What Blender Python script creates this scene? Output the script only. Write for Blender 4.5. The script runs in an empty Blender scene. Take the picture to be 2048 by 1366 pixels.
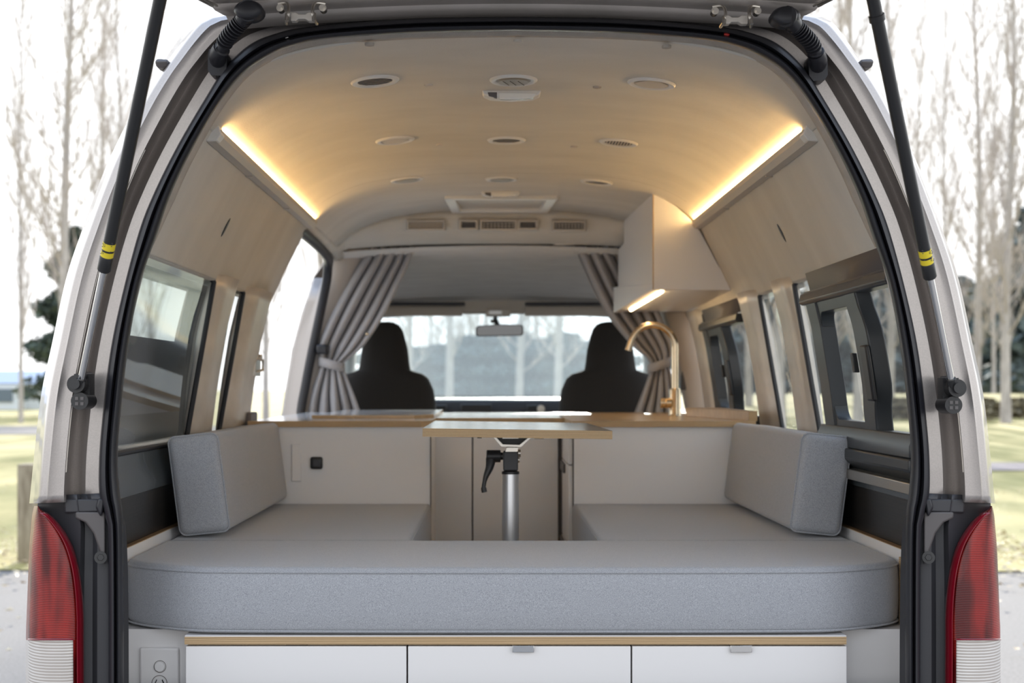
import bpy, bmesh, math, random
from mathutils import Vector, Matrix, noise
random.seed(7)
PI = math.pi
SC = bpy.context.scene
COL = SC.collection
F = 2844.0            # focal length in px of the 2048 frame
EZ = 1.5              # eye height above the ground
CX = -0.0466          # camera sits a little left of the van's centre line
VX, VY = 981.0, 771.0 # vanishing point of the van's axis

# ---------------------------------------------------------------- camera
cam = bpy.data.cameras.new('camera'); camo = bpy.data.objects.new('camera', cam); COL.objects.link(camo)
camo.location = (CX, 0, EZ); camo.rotation_euler = (PI/2, 0, 0)
cam.sensor_width = 36; cam.lens = F/2048*36
cam.shift_x = (1024-VX)/2048; cam.shift_y = -(683-VY)/2048
cam.clip_start = 0.05; cam.clip_end = 600
cam.dof.use_dof = True; cam.dof.focus_distance = 2.95; cam.dof.aperture_fstop = 4.5
SC.camera = camo
# ---------------------------------------------------------------- sky, sun, exposure
wd = bpy.data.worlds.new('sky'); SC.world = wd; wd.use_nodes = True
nt = wd.node_tree; bg = nt.nodes['Background']
tc = nt.nodes.new('ShaderNodeTexCoord'); sx = nt.nodes.new('ShaderNodeSeparateXYZ')
nt.links.new(tc.outputs['Generated'], sx.inputs[0])
rp = nt.nodes.new('ShaderNodeValToRGB'); nt.links.new(sx.outputs['Z'], rp.inputs[0])
rp.color_ramp.elements[0].position = 0.0; rp.color_ramp.elements[0].color = (1.0, 1.0, 1.0, 1)
rp.color_ramp.elements[1].position = 1.0; rp.color_ramp.elements[1].color = (0.50, 0.68, 1.0, 1)
e = rp.color_ramp.elements.new(0.3); e.color = (0.93, 0.95, 0.97, 1)
nt.links.new(rp.outputs[0], bg.inputs[0]); bg.inputs[1].default_value = 1.75
sun = bpy.data.lights.new('sun', 'SUN'); suno = bpy.data.objects.new('sun', sun); COL.objects.link(suno)
sun.energy = 7.5; sun.angle = math.radians(0.6); sun.color = (1, 0.93, 0.82)
az, el = math.radians(3), math.radians(15.5)
sdir = Vector((-math.sin(az)*math.cos(el), -math.cos(az)*math.cos(el), -math.sin(el)))
suno.rotation_euler = sdir.to_track_quat('-Z', 'Y').to_euler()
SC.view_settings.view_transform = 'Standard'; SC.view_settings.look = 'None'
SC.view_settings.exposure = 0.12; SC.view_settings.gamma = 1.0; SC.view_settings.use_curve_mapping = False
SC.cycles.max_bounces = 10; SC.cycles.transparent_max_bounces = 24
LED = 50.0

# ---------------------------------------------------------------- helpers
def P(px, py, d): return ((px-VX)*d/F+CX, d, (VY-py)*d/F)      # a photo direction at depth d, z relative to the eye
def S(hw, y, d, s): return (s*hw*d/F, d, (VY-y)*d/F)           # mirrored point of the rear frame, hw in px from the van's centre
def lerp(a, b, t): return a+(b-a)*t
def interp(tab, x, k=1):
    if x <= tab[0][0]: return tab[0][k]
    for a, b in zip(tab, tab[1:]):
        if x <= b[0]: return lerp(a[k], b[k], (x-a[0])/(b[0]-a[0]+1e-9))
    return tab[-1][k]
def catmull(pts, n):
    out = []
    m = len(pts)
    for i in range(m-1):
        p0 = pts[max(i-1, 0)]; p1 = pts[i]; p2 = pts[i+1]; p3 = pts[min(i+2, m-1)]
        for k in range(n):
            t = k/n
            out.append(tuple(0.5*((2*b)+(-a+c)*t+(2*a-5*b+4*c-d)*t*t+(-a+3*b-3*c+d)*t**3) for a, b, c, d in zip(p0, p1, p2, p3)))
    out.append(tuple(pts[-1])); return out
def resample(pts, n):
    L = [0]
    for a, b in zip(pts, pts[1:]): L.append(L[-1]+math.dist(a, b))
    out = []; j = 0
    for i in range(n):
        t = L[-1]*i/(n-1)
        while j < len(L)-2 and L[j+1] < t: j += 1
        u = (t-L[j])/(L[j+1]-L[j]+1e-12)
        out.append(tuple(lerp(a, b, u) for a, b in zip(pts[j], pts[j+1])))
    return out
class MB:
    def __init__(s): s.v = []; s.f = []; s.m = []
    def quad(s, a, b, c, d, m=0):
        i = len(s.v); s.v += [a, b, c, d]; s.f.append((i, i+1, i+2, i+3)); s.m.append(m); return s
    def grid(s, rows, m=0, close=False, loop=False):
        i0 = len(s.v); n = len(rows[0])
        for r in rows: s.v += [tuple(p) for p in r]
        R = len(rows)
        for i in range(R if loop else R-1):
            for j in range(n if close else n-1):
                a = i0+i*n+j; b = i0+i*n+(j+1) % n; i2 = (i+1) % R; c = i0+i2*n+(j+1) % n; d = i0+i2*n+j
                s.f.append((a, b, c, d)); s.m.append(m)
        return s
    def loft(s, secs, m=0, caps=True):
        i0 = len(s.v); n = len(secs[0]); s.grid(secs, m, close=True)
        if caps:
            s.f.append(tuple(range(i0, i0+n))[::-1]); s.m.append(m)
            k = i0+(len(secs)-1)*n; s.f.append(tuple(range(k, k+n))); s.m.append(m)
        return s
    def box(s, x0, x1, y0, y1, z0, z1, m=0):
        return s.loft([[(x0, y0, z), (x1, y0, z), (x1, y1, z), (x0, y1, z)] for z in (z0, z1)], m)
    def prism(s, poly, y0, y1, m=0, ax='y'):
        f = {'y': lambda p, t: (p[0], t, p[1]), 'x': lambda p, t: (t, p[0], p[1]), 'z': lambda p, t: (p[0], p[1], t)}[ax]
        return s.loft([[f(p, y0) for p in poly], [f(p, y1) for p in poly]], m)
    def tube(s, path, r, n=8, m=0, closed=False, caps=True):
        path = [Vector(p) for p in path]; secs = []; up = Vector((0.13, 0.31, 1)).normalized()
        N = len(path)
        for i, p in enumerate(path):
            a = path[i-1] if (i or closed) else p; b = path[(i+1) % N] if (i < N-1 or closed) else p
            t = (b-a).normalized()
            u = t.cross(up)
            if u.length < 1e-3: u = t.cross(Vector((1, 0, 0)))
            u.normalize(); w = t.cross(u); rr = r[i] if isinstance(r, (list, tuple)) else r
            up = w if w.dot(up) > 0 else -w
            w = u.cross(t)
            secs.append([tuple(p+u*math.cos(2*PI*k/n)*rr+w*math.sin(2*PI*k/n)*rr) for k in range(n)])
        if closed: s.grid(secs, m, close=True, loop=True)
        else: s.loft(secs, m, caps)
        return s
    def cyl(s, a, b, r, n=20, m=0, r2=None): return s.tube([a, b], [r, r if r2 is None else r2], n, m)
    def ball(s, c, r, m=0, n=14, sc=(1, 1, 1)):
        secs = []
        for i in range(n+1):
            t = PI*i/n; secs.append([(c[0]+r*sc[0]*(math.sin(t)+1e-4)*math.cos(2*PI*k/n), c[1]+r*sc[1]*(math.sin(t)+1e-4)*math.sin(2*PI*k/n), c[2]-r*sc[2]*math.cos(t)) for k in range(n)])
        return s.loft(secs, m)
    def build(s, name, mats, parent=None, smooth=35, bevel=0, seg=2, solid=0, weld=False, keep=False):
        vs = [Vector(v) for v in s.v]
        if not keep: vs = [v+Vector((0, 0, EZ)) for v in vs]
        lo = Vector([min(v[k] for v in vs) for k in range(3)]); hi = Vector([max(v[k] for v in vs) for k in range(3)])
        org = Vector(((lo.x+hi.x)/2, (lo.y+hi.y)/2, lo.z))
        me = bpy.data.meshes.new(name); me.from_pydata([v-org for v in vs], [], s.f)
        for m in (mats if isinstance(mats, (list, tuple)) else [mats]): me.materials.append(m)
        me.polygons.foreach_set('material_index', s.m)
        bm = bmesh.new(); bm.from_mesh(me)
        if weld: bmesh.ops.remove_doubles(bm, verts=bm.verts, dist=1e-4)
        bmesh.ops.recalc_face_normals(bm, faces=bm.faces); bm.to_mesh(me); bm.free()
        if smooth:
            me.polygons.foreach_set('use_smooth', [True]*len(me.polygons)); me.set_sharp_from_angle(angle=math.radians(smooth))
        o = bpy.data.objects.new(name, me); COL.objects.link(o)
        w = Vector((0, 0, 0)); p = parent
        while p is not None: w += p.location; p = p.parent
        o.location = org-w; o.parent = parent
        if solid:
            md = o.modifiers.new('s', 'SOLIDIFY'); md.thickness = solid; md.offset = 0
        if bevel:
            md = o.modifiers.new('b', 'BEVEL'); md.width = bevel; md.segments = seg; md.limit_method = 'ANGLE'; md.angle_limit = math.radians(30); md.harden_normals = False
        return o
def tag(o, label, cat, group=None, kind=None):
    if label: o['label'] = label
    if cat: o['category'] = cat
    if group: o['group'] = group
    if kind: o['kind'] = kind
    return o
def struct(o, label=None):
    o['kind'] = 'structure'
    if label: o['label'] = label
    return o
def thing(name, loc, label, cat, group=None):
    o = bpy.data.objects.new(name, None); COL.objects.link(o); o.empty_display_size = 0.05
    o.location = (loc[0], loc[1], loc[2]+EZ); return tag(o, label, cat, group)
def dup(root, loc, rot=None, scale=None):
    r = root.copy(); COL.objects.link(r); r.location = loc
    if rot is not None: r.rotation_euler = rot
    if scale is not None: r.scale = scale
    for ch in list(root.children):
        c = ch.copy(); COL.objects.link(c); c.parent = r
        for g in list(ch.children):
            d = g.copy(); COL.objects.link(d); d.parent = c
    return r

# ---------------------------------------------------------------- materials
def mat(name, col, rough=0.6, metal=0.0, **kw):
    m = bpy.data.materials.new(name); m.use_nodes = True; b = m.node_tree.nodes['Principled BSDF']
    b.inputs['Base Color'].default_value = (*col, 1); b.inputs['Roughness'].default_value = rough; b.inputs['Metallic'].default_value = metal
    for k, v in kw.items():
        b.inputs[{'coat': 'Coat Weight', 'spec': 'Specular IOR Level', 'trans': 'Transmission Weight', 'sheen': 'Sheen Weight', 'em': 'Emission Strength', 'emc': 'Emission Color', 'sss': 'Subsurface Weight'}[k]].default_value = v
    return m
def nodes(m): return m.node_tree, m.node_tree.nodes['Principled BSDF']
def vary(m, c1, c2, scale, detail=4, stretch=(1, 1, 1), lo=0.35, hi=0.65, bump=0, bscale=None, coord='Object'):
    t, b = nodes(m); N = t.nodes; L = t.links
    tcn = N.new('ShaderNodeTexCoord'); mp = N.new('ShaderNodeMapping'); mp.inputs['Scale'].default_value = stretch
    L.new(tcn.outputs[coord], mp.inputs[0]); nz = N.new('ShaderNodeTexNoise'); nz.inputs['Scale'].default_value = scale; nz.inputs['Detail'].default_value = detail
    L.new(mp.outputs[0], nz.inputs['Vector']); r = N.new('ShaderNodeValToRGB'); L.new(nz.outputs['Fac'], r.inputs[0])
    r.color_ramp.elements[0].position = lo; r.color_ramp.elements[0].color = (*c1, 1)
    r.color_ramp.elements[1].position = hi; r.color_ramp.elements[1].color = (*c2, 1)
    L.new(r.outputs[0], b.inputs['Base Color'])
    if bump:
        n2 = N.new('ShaderNodeTexNoise'); n2.inputs['Scale'].default_value = bscale or scale; n2.inputs['Detail'].default_value = 3; L.new(mp.outputs[0], n2.inputs['Vector'])
        bp = N.new('ShaderNodeBump'); bp.inputs['Strength'].default_value = bump; bp.inputs['Distance'].default_value = 0.004
        L.new(n2.outputs['Fac'], bp.inputs['Height']); L.new(bp.outputs[0], b.inputs['Normal'])
    return m
M = {}
M['felt'] = vary(mat('headliner_felt', (0.5, 0.46, 0.4), 0.95, sheen=0.1), (0.60, 0.56, 0.49), (0.68, 0.64, 0.565), 3.0, 6, (1, 2.5, 1), 0.3, 0.7, 0.25, 260)
M['felt_edge'] = vary(mat('headliner_edge', (0.4, 0.36, 0.32), 0.95), (0.42, 0.375, 0.32), (0.47, 0.42, 0.36), 30, 4, bump=0.2, bscale=300)
M['felt_grey'] = vary(mat('cab_headliner', (0.5, 0.48, 0.45), 0.95), (0.66, 0.635, 0.60), (0.72, 0.70, 0.66), 8, 5, (1, 3, 3), bump=0.2, bscale=220)
M['plast_beige'] = mat('beige_plastic', (0.60, 0.545, 0.47), 0.45)
M['plast_white'] = mat('white_plastic', (0.74, 0.72, 0.68), 0.35)
M['pillar_beige'] = mat('beige_trim', (0.52, 0.46, 0.40), 0.6)
M['paint'] = vary(mat('champagne_silver_paint', (0.6, 0.56, 0.53), 0.33, 0.55, coat=0.5), (0.42, 0.385, 0.36), (0.46, 0.42, 0.395), 400, 2)
M['paint_matt'] = vary(mat('silver_inner_paint', (0.5, 0.46, 0.42), 0.42, 0.45), (0.42, 0.38, 0.34), (0.48, 0.43, 0.39), 12, 3)
M['pillar'] = vary(mat('champagne_pillar_paint', (0.6, 0.56, 0.5), 0.38, 0.4), (0.60, 0.55, 0.49), (0.68, 0.63, 0.57), 12, 3)
M['ledge'] = mat('dark_painted_sill', (0.075, 0.085, 0.09), 0.25, coat=.3)
M['rubber'] = mat('black_rubber', (0.018, 0.018, 0.022), 0.38)
M['black'] = mat('black_plastic', (0.02, 0.02, 0.021), 0.4)
M['dark'] = mat('dark_grey_plastic', (0.045, 0.045, 0.05), 0.45)
M['dark2'] = mat('grey_trim_plastic', (0.11, 0.10, 0.098), 0.5)
M['slide'] = mat('window_frame_plastic', (0.030, 0.034, 0.038), 0.35)
M['seat'] = vary(mat('seat_fabric', (0.03, 0.028, 0.026), 0.9), (0.024, 0.022, 0.021), (0.030, 0.027, 0.025), 200)
M['laminate'] = mat('white_laminate', (0.82, 0.805, 0.80), 0.38)
M['lam_top'] = mat('worktop_laminate', (0.78, 0.78, 0.78), 0.11)
M['groove'] = mat('joint_shadow_gap', (0.16, 0.14, 0.13), 0.8)
M['chrome'] = mat('polished_steel', (0.85, 0.84, 0.82), 0.12, 1.0)
M['steel'] = mat('brushed_steel', (0.62, 0.58, 0.52), 0.3, 1.0)
M['alu'] = vary(mat('anodised_aluminium', (0.78, 0.79, 0.80), 0.28, 0.9), (0.74, 0.75, 0.77), (0.82, 0.83, 0.84), 40, 2, (20, 20, 0.5))
M['warm_metal'] = mat('warm_tinted_nickel', (0.72, 0.58, 0.40), 0.24, 1.0)  # warm reflections on brushed nickel put into the base colour
M['blackply'] = vary(mat('black_panel', (0.02, 0.018, 0.017), 0.3), (0.016, 0.015, 0.014), (0.035, 0.03, 0.027), 60, 5, (0.15, 0.15, 14))
M['yellow'] = mat('yellow_sticker', (0.78, 0.62, 0.03), 0.5)
M['red_dot'] = mat('red_dot', (0.6, 0.03, 0.02), 0.5)
def oak(name, a, b_):
    m = mat(name, a, 0.32, coat=0.15); return vary(m, a, b_, 9, 6, (0.4, 4, 4), 0.3, 0.7)
M['oak'] = oak('oak_worktop', (0.40, 0.26, 0.12), (0.50, 0.34, 0.17))
def ply():
    m = mat('birch_plywood_edge', (0.5, 0.35, 0.18), 0.6); t, b = nodes(m); N = t.nodes; L = t.links
    c = N.new('ShaderNodeTexCoord'); s = N.new('ShaderNodeSeparateXYZ'); L.new(c.outputs['Object'], s.inputs[0])
    nz = N.new('ShaderNodeTexNoise'); nz.inputs['Scale'].default_value = 6; mp = N.new('ShaderNodeMapping'); mp.inputs['Scale'].default_value = (1, 1, 12)
    L.new(c.outputs['Object'], mp.inputs[0]); L.new(mp.outputs[0], nz.inputs['Vector']); nz.inputs['Detail'].default_value = 5
    a = N.new('ShaderNodeMath'); a.operation = 'MULTIPLY_ADD'; a.inputs[1].default_value = 0.0022; L.new(nz.outputs['Fac'], a.inputs[0]); L.new(s.outputs['Z'], a.inputs[2])
    q = N.new('ShaderNodeMath'); q.operation = 'MULTIPLY'; q.inputs[1].default_value = 1/0.0036; L.new(a.outputs[0], q.inputs[0])
    fr = N.new('ShaderNodeMath'); fr.operation = 'FRACT'; L.new(q.outputs[0], fr.inputs[0])
    r = N.new('ShaderNodeValToRGB'); L.new(fr.outputs[0], r.inputs[0]); r.color_ramp.elements[0].color = (0.60, 0.43, 0.24, 1); r.color_ramp.elements[0].position = 0.55
    r.color_ramp.elements[1].color = (0.24, 0.145, 0.07, 1); r.color_ramp.elements[1].position = 0.75
    L.new(r.outputs[0], b.inputs['Base Color']); return m
M['ply'] = ply()
def weave(name, c1, c2, sc=1150):
    m = mat(name, c1, 0.92, sheen=0.25); t, b = nodes(m); N = t.nodes; L = t.links
    c = N.new('ShaderNodeTexCoord'); mul = []
    ws = []
    for sc3 in ((1, 1, .4), (.4, 1, 1), (1, .4, 1)):
        mp = N.new('ShaderNodeMapping'); mp.inputs['Scale'].default_value = sc3; L.new(c.outputs['Object'], mp.inputs[0])
        w = N.new('ShaderNodeTexNoise'); w.inputs['Scale'].default_value = sc; w.inputs['Detail'].default_value = 1.5
        L.new(mp.outputs[0], w.inputs['Vector']); ws.append(w)
    a = N.new('ShaderNodeMath'); a.operation = 'ADD'; L.new(ws[0].outputs['Fac'], a.inputs[0]); L.new(ws[1].outputs['Fac'], a.inputs[1])
    a2 = N.new('ShaderNodeMath'); a2.operation = 'ADD'; L.new(a.outputs[0], a2.inputs[0]); L.new(ws[2].outputs['Fac'], a2.inputs[1])
    dv = N.new('ShaderNodeMath'); dv.operation = 'DIVIDE'; dv.inputs[1].default_value = 3.0; L.new(a2.outputs[0], dv.inputs[0])
    r = N.new('ShaderNodeValToRGB'); L.new(dv.outputs[0], r.inputs[0]); r.color_ramp.elements[0].position = 0.38; r.color_ramp.elements[1].position = 0.62
    r.color_ramp.elements[0].color = (*c1, 1); r.color_ramp.elements[1].color = (*c2, 1); L.new(r.outputs[0], b.inputs['Base Color'])
    bp = N.new('ShaderNodeBump'); bp.inputs['Strength'].default_value = 0.25; bp.inputs['Distance'].default_value = 0.002; L.new(dv.outputs[0], bp.inputs['Height']); L.new(bp.outputs[0], b.inputs['Normal'])
    return m
M['cushion'] = weave('blue_grey_woven_fabric', (0.235, 0.245, 0.27), (0.475, 0.49, 0.52))
M['curtain'] = weave('grey_curtain_linen', (0.34, 0.32, 0.315), (0.44, 0.42, 0.415), 700)
def thin_glass(name, tint=(0.9, 0.93, 0.93), dirt_haze=0.0, refl=1.0, dcol=(0.9, 0.9, 0.9)):
    m = bpy.data.materials.new(name); m.use_nodes = True; t = m.node_tree; N = t.nodes; L = t.links
    N.remove(N['Principled BSDF']); out = N['Material Output']
    tr = N.new('ShaderNodeBsdfTransparent'); tr.inputs[0].default_value = (*tint, 1)
    gl = N.new('ShaderNodeBsdfGlossy'); gl.inputs['Roughness'].default_value = 0.02; gl.inputs[0].default_value = (refl, refl, refl, 1)
    lw = N.new('ShaderNodeLayerWeight'); lw.inputs[0].default_value = 0.5
    pw = N.new('ShaderNodeMath'); pw.operation = 'POWER'; pw.inputs[1].default_value = 4.5; L.new(lw.outputs['Facing'], pw.inputs[0])
    fr = N.new('ShaderNodeMath'); fr.operation = 'MULTIPLY_ADD'; fr.inputs[1].default_value = 0.55; fr.inputs[2].default_value = 0.05; L.new(pw.outputs[0], fr.inputs[0]); mx = N.new('ShaderNodeMixShader')
    L.new(fr.outputs[0], mx.inputs[0]); L.new(tr.outputs[0], mx.inputs[1]); L.new(gl.outputs[0], mx.inputs[2]); last = mx
    if dirt_haze:
        df = N.new('ShaderNodeBsdfTranslucent'); df.inputs[0].default_value = (*dcol, 1); m2 = N.new('ShaderNodeMixShader'); m2.inputs[0].default_value = dirt_haze
        L.new(last.outputs[0], m2.inputs[1]); L.new(df.outputs[0], m2.inputs[2]); last = m2
    L.new(last.outputs[0], out.inputs[0]); return m
M['glass'] = thin_glass('side_window_glass', (0.80, 0.83, 0.82), 0.05)
M['wglass'] = thin_glass('hazed_windscreen_glass', (0.80, 0.90, 0.92), 0.16, dcol=(0.85, 0.95, 0.97))  # translucent white mix stands in for flare and haze over the view
M['dglass'] = thin_glass('privacy_glass', (0.55, 0.60, 0.58), 0.03)
def lens(name, c1, c2, wave_sc, ax, rough=0.12):
    m = mat(name, c1, .3, coat=.12); t, b = nodes(m); N = t.nodes; L = t.links
    c = N.new('ShaderNodeTexCoord'); w = N.new('ShaderNodeTexWave'); w.bands_direction = ax; w.inputs['Scale'].default_value = wave_sc; w.inputs['Distortion'].default_value = 0.3
    L.new(c.outputs['Object'], w.inputs['Vector']); nz = N.new('ShaderNodeTexNoise'); nz.inputs['Scale'].default_value = 9; L.new(c.outputs['Object'], nz.inputs['Vector'])
    a = N.new('ShaderNodeMath'); a.operation = 'MULTIPLY'; L.new(w.outputs['Fac'], a.inputs[0]); L.new(nz.outputs['Fac'], a.inputs[1])
    r = N.new('ShaderNodeValToRGB'); L.new(a.outputs[0], r.inputs[0]); r.color_ramp.elements[0].color = (*c1, 1); r.color_ramp.elements[1].color = (*c2, 1); r.color_ramp.elements[1].position = 0.6
    L.new(r.outputs[0], b.inputs['Base Color'])
    bp = N.new('ShaderNodeBump'); bp.inputs['Strength'].default_value = 0.15; bp.inputs['Distance'].default_value = 0.002; L.new(w.outputs['Fac'], bp.inputs['Height']); L.new(bp.outputs[0], b.inputs['Normal'])
    return m
M['red'] = lens('red_lens', (0.13, 0.002, 0.004), (0.46, 0.012, 0.008), 95, 'Z')
t_, b_ = nodes(M['red']); N_ = t_.nodes
_c = N_.new('ShaderNodeTexCoord'); _m = N_.new('ShaderNodeMapping'); _m.inputs['Scale'].default_value = (3, 1, .55); t_.links.new(_c.outputs['Object'], _m.inputs[0])
_n = N_.new('ShaderNodeTexNoise'); _n.inputs['Scale'].default_value = 16; _n.inputs['Detail'].default_value = 1; t_.links.new(_m.outputs[0], _n.inputs['Vector'])
_r = N_.new('ShaderNodeValToRGB'); _r.color_ramp.elements[0].position = .36; _r.color_ramp.elements[0].color = (.30, .12, .10, 1); _r.color_ramp.elements[1].position = .62; _r.color_ramp.elements[1].color = (1, 1.6, 1.2, 1); t_.links.new(_n.outputs['Fac'], _r.inputs[0])
_x = N_.new('ShaderNodeMix'); _x.data_type = 'RGBA'; _x.blend_type = 'MULTIPLY'; _x.inputs[0].default_value = 1
_src = b_.inputs['Base Color'].links[0].from_socket; t_.links.new(_src, _x.inputs[6]); t_.links.new(_r.outputs[0], _x.inputs[7]); t_.links.new(_x.outputs[2], b_.inputs['Base Color'])
M['red2'] = mat('red_lens_border', (0.20, 0.003, 0.012), 0.15, coat=.4)
M['clear'] = lens('clear_ribbed_lens', (0.38, 0.33, 0.29), (0.80, 0.77, 0.73), 55, 'Z')
M['led'] = mat('lit_led_diffuser', (1, 0.9, 0.75), 0.5, em=LED, emc=(1.0, 0.62, 0.24, 1))
M['ledtop'] = mat('lit_led_diffuser_hood', (1, 0.9, 0.75), 0.5, em=22.0, emc=(1.0, 0.70, 0.36, 1))
M['lampglass'] = mat('clear_lamp_lens', (0.85, 0.84, 0.80), 0.1, coat=1.0)
M['mirror'] = mat('mirror_glass', (0.10, 0.10, 0.10), 0.08, 1.0)
def led_mix(): pass

# ================================================================= VAN BODY (rear frame)
O_ = [(0, 14), (300, 16), (500, 24), (598, 36), (626, 48), (653, 79), (684, 122), (704, 150), (739, 208), (790, 310), (812, 362), (845, 450), (879, 552), (909, 689), (930, 792), (944, 917), (953, 1018), (961, 1100), (966, 1172), (969, 1275), (970, 1500)]
S_ = [(0, 34), (190, 37), (340, 47), (420, 56), (460, 63), (524, 87), (577, 135), (618, 198), (674, 294), (721, 389), (751, 467), (786, 600), (809, 715), (825, 855), (830, 930), (829, 990), (818, 1035), (812, 1100), (811, 1500)]
I_ = [(0, 61), (190, 65), (325, 73), (400, 81), (450, 93), (485, 108), (538, 142), (587, 200), (643, 294), (687, 386), (715, 467), (750, 570), (775, 708), (791, 855), (794, 930), (790, 985), (783, 1080), (782, 1500)]
def ys(tab):           # dense polyline
    return catmull(tab, 8)
NS = 150
# match the three outlines by keypoints: top centre, corner shoulder, sill height, bottom
def split_resample(tab, keys, counts):
    dense = ys(tab); out = []; idx = [0]
    for k in keys: idx.append(min(range(len(dense)), key=lambda i: math.dist(dense[i], k)))
    idx.append(len(dense)-1)
    for a, b, c in zip(idx, idx[1:], counts):
        seg = resample(dense[a:b+1], c+1); out += seg[:-1]
    out.append(dense[-1]); return out
cnt = (26, 44, 44, 30)
OO = split_resample(O_, [(626, 48), (812, 362), (953, 1010)], cnt)
SS = split_resample(S_, [(500, 76), (705, 355), (829, 1000)], cnt)
II = split_resample(I_, [(462, 97), (673, 355), (788, 1000)], cnt)
n_sill = cnt[0]+cnt[1]+cnt[2]
van = thing('campervan', (0, 5.0, -EZ), 'champagne silver campervan seen from behind with its rear door open and a fitted interior', 'van')
# depth profile between the outer edge (0) and the seal (1)
prof = [(-0.10, 3.05), (-0.05, 2.90), (-0.012, 2.80), (0.0, 2.775), (0.03, 2.755), (0.10, 2.752), (0.14, 2.745), (0.20, 2.750), (0.30, 2.752), (0.40, 2.752), (0.43, 2.762), (0.445, 2.790), (0.50, 2.815), (0.58, 2.825), (0.68, 2.82), (0.735, 2.80), (0.78, 2.79), (1.0, 2.79), (1.3, 2.79)]
for s in (-1, 1): pass
def frame_rows(fr, d, rng):
    rows = []
    for s, order in ((-1, list(rng)[::-1]), (1, list(rng))):
        for i in order:
            if s == 1 and i == 0 and rng[0] == 0: continue
            hw = lerp(OO[i][0], SS[i][0], fr); y = lerp(OO[i][1], SS[i][1], fr)
            rows.append(S(hw, y, d, s))
    return rows
mb = MB(); mb.grid([frame_rows(f, d, range(0, n_sill+1)) for f, d in prof]); mb.build('rear_frame', M['paint'], van, 50, solid=0.003)
# spot-weld pimples and the raised seam beads on the frame
for s in (-1, 1):
    mb = MB(); mb.tube([S(lerp(OO[i][0], SS[i][0], 0.425), lerp(OO[i][1], SS[i][1], 0.425), 2.757, s) for i in range(62, n_sill-2, 2)], 0.0016, 5)
    mb.build('seam_bead', M['steel'], van)
# lower plastic surround
prof2 = [(0.0, 2.80), (0.25, 2.79), (0.50, 2.775), (0.62, 2.765), (0.68, 2.785), (0.80, 2.79), (0.86, 2.775), (1.0, 2.775), (1.25, 2.80)]
for s in (-1, 1):
    rng = range(n_sill-1, len(OO))
    rows = []
    for f, d in prof2: rows.append([S(lerp(OO[i][0], SS[i][0], f), lerp(OO[i][1], SS[i][1], f), d, s) for i in rng])
    sr = MB().grid(rows).build('lamp_surround', M['dark'], van, 40, solid=0.003)
    poly = [(893, 999), (830, 999), (826, 1030), (838, 1066), (822, 1030), (819, 1022), (890, 1024)]
    MB().loft([[S(a, b, d, s) for a, b in [(900, 998), (832, 998), (826, 1024), (900, 1026)]] for d in (2.765, 2.80)]).build('upper_cap', M['dark'], sr, 30, 0.003)
    MB().loft([[S(a, b, d, s) for a, b in [(878, 1024), (819, 1024), (819, 1130), (828, 1106), (842, 1066), (858, 1045), (878, 1036)]] for d in (2.758, 2.80)]).build('cover_plate', M['dark2'], sr, 30, 0.003)
    f = MB(); f.tube([S(828, 1115, 2.764, s), S(828, 1115, 2.750, s)], 0.012, 20); f.tube([S(828, 1115, 2.751, s), S(828, 1115, 2.746, s)], [0.007, 0.006], 6); f.build('clip_screw', M['black'], sr)
    MB().loft([[S(a, b, d, s) for a, b in [(833, 996), (820, 998), (824, 1026), (828, 1034), (838, 1015)]] for d in (2.745, 2.79)]).build('rubber_tab', M['rubber'], sr, 40, 0.004)
# seal
sp = [(0.0, 2.795), (0.02, 2.755), (0.12, 2.738), (0.30, 2.735), (0.42, 2.745), (0.47, 2.758), (0.52, 2.745), (0.65, 2.730), (0.82, 2.734), (0.95, 2.75), (1.0, 2.775), (0.98, 2.83)]
rows = []
for f, d in sp:
    r = []
    for s in (-1, 1):
        for i in (range(len(SS)-1, -1, -1) if s == -1 else range(1, len(SS))):
            r.append(S(lerp(SS[i][0], II[i][0], f), lerp(SS[i][1], II[i][1], f), d, s))
    rows.append(r)
seal = MB().grid(rows).build('door_seal', M['rubber'], van, 60, solid=0.002)
MB().ball(S(424, 69, 2.742, 1), 0.0055, sc=(1, 0.5, 0.7)).build('paint_mark', M['red_dot'], seal)
MB().ball(S(457, 73, 2.742, -1), 0.005, sc=(1, 0.5, 0.7)).build('paint_mark', M['plast_white'], seal)
# tail lamps
LI = [(952, 1011), (947, 1019), (925, 1033), (903, 1058), (884, 1092), (871, 1136), (864, 1186), (861, 1240), (861, 1278), (860, 1500)]
LOu = [(955, 1011), (957, 1018), (960, 1033), (962, 1058), (965, 1092), (967, 1136), (969, 1186), (971, 1240), (972, 1278), (973, 1500)]
LId = catmull(LI, 5); LOd = catmull(LOu, 5); LId = sorted(LId, key=lambda p: p[1]); LOd = sorted(LOd, key=lambda p: p[1])
def lamp_pt(u, y, s, off=0):
    hi = interp([(b, a) for a, b in LId], y); ho = interp([(b, a) for a, b in LOd], y)
    hw = lerp(hi, ho, min(u, 1)); d = 2.775-0.050*(1-abs(2*min(u, 1)-1)**3.0)**0.6-off
    if u > 1: d = 2.775+(u-1)*0.5; hw = ho+ (u-1)*8
    return S(hw, y, d, s)
def lamp_u(hw, y):
    hi = interp([(b, a) for a, b in LId], y); ho = interp([(b, a) for a, b in LOd], y); return (hw-hi)/(ho-hi)
us = [0, .01, .03, .07, .12, .2, .3, .4, .5, .6, .7, .8, .88, .93, .97, .99, 1, 1.3]
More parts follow.
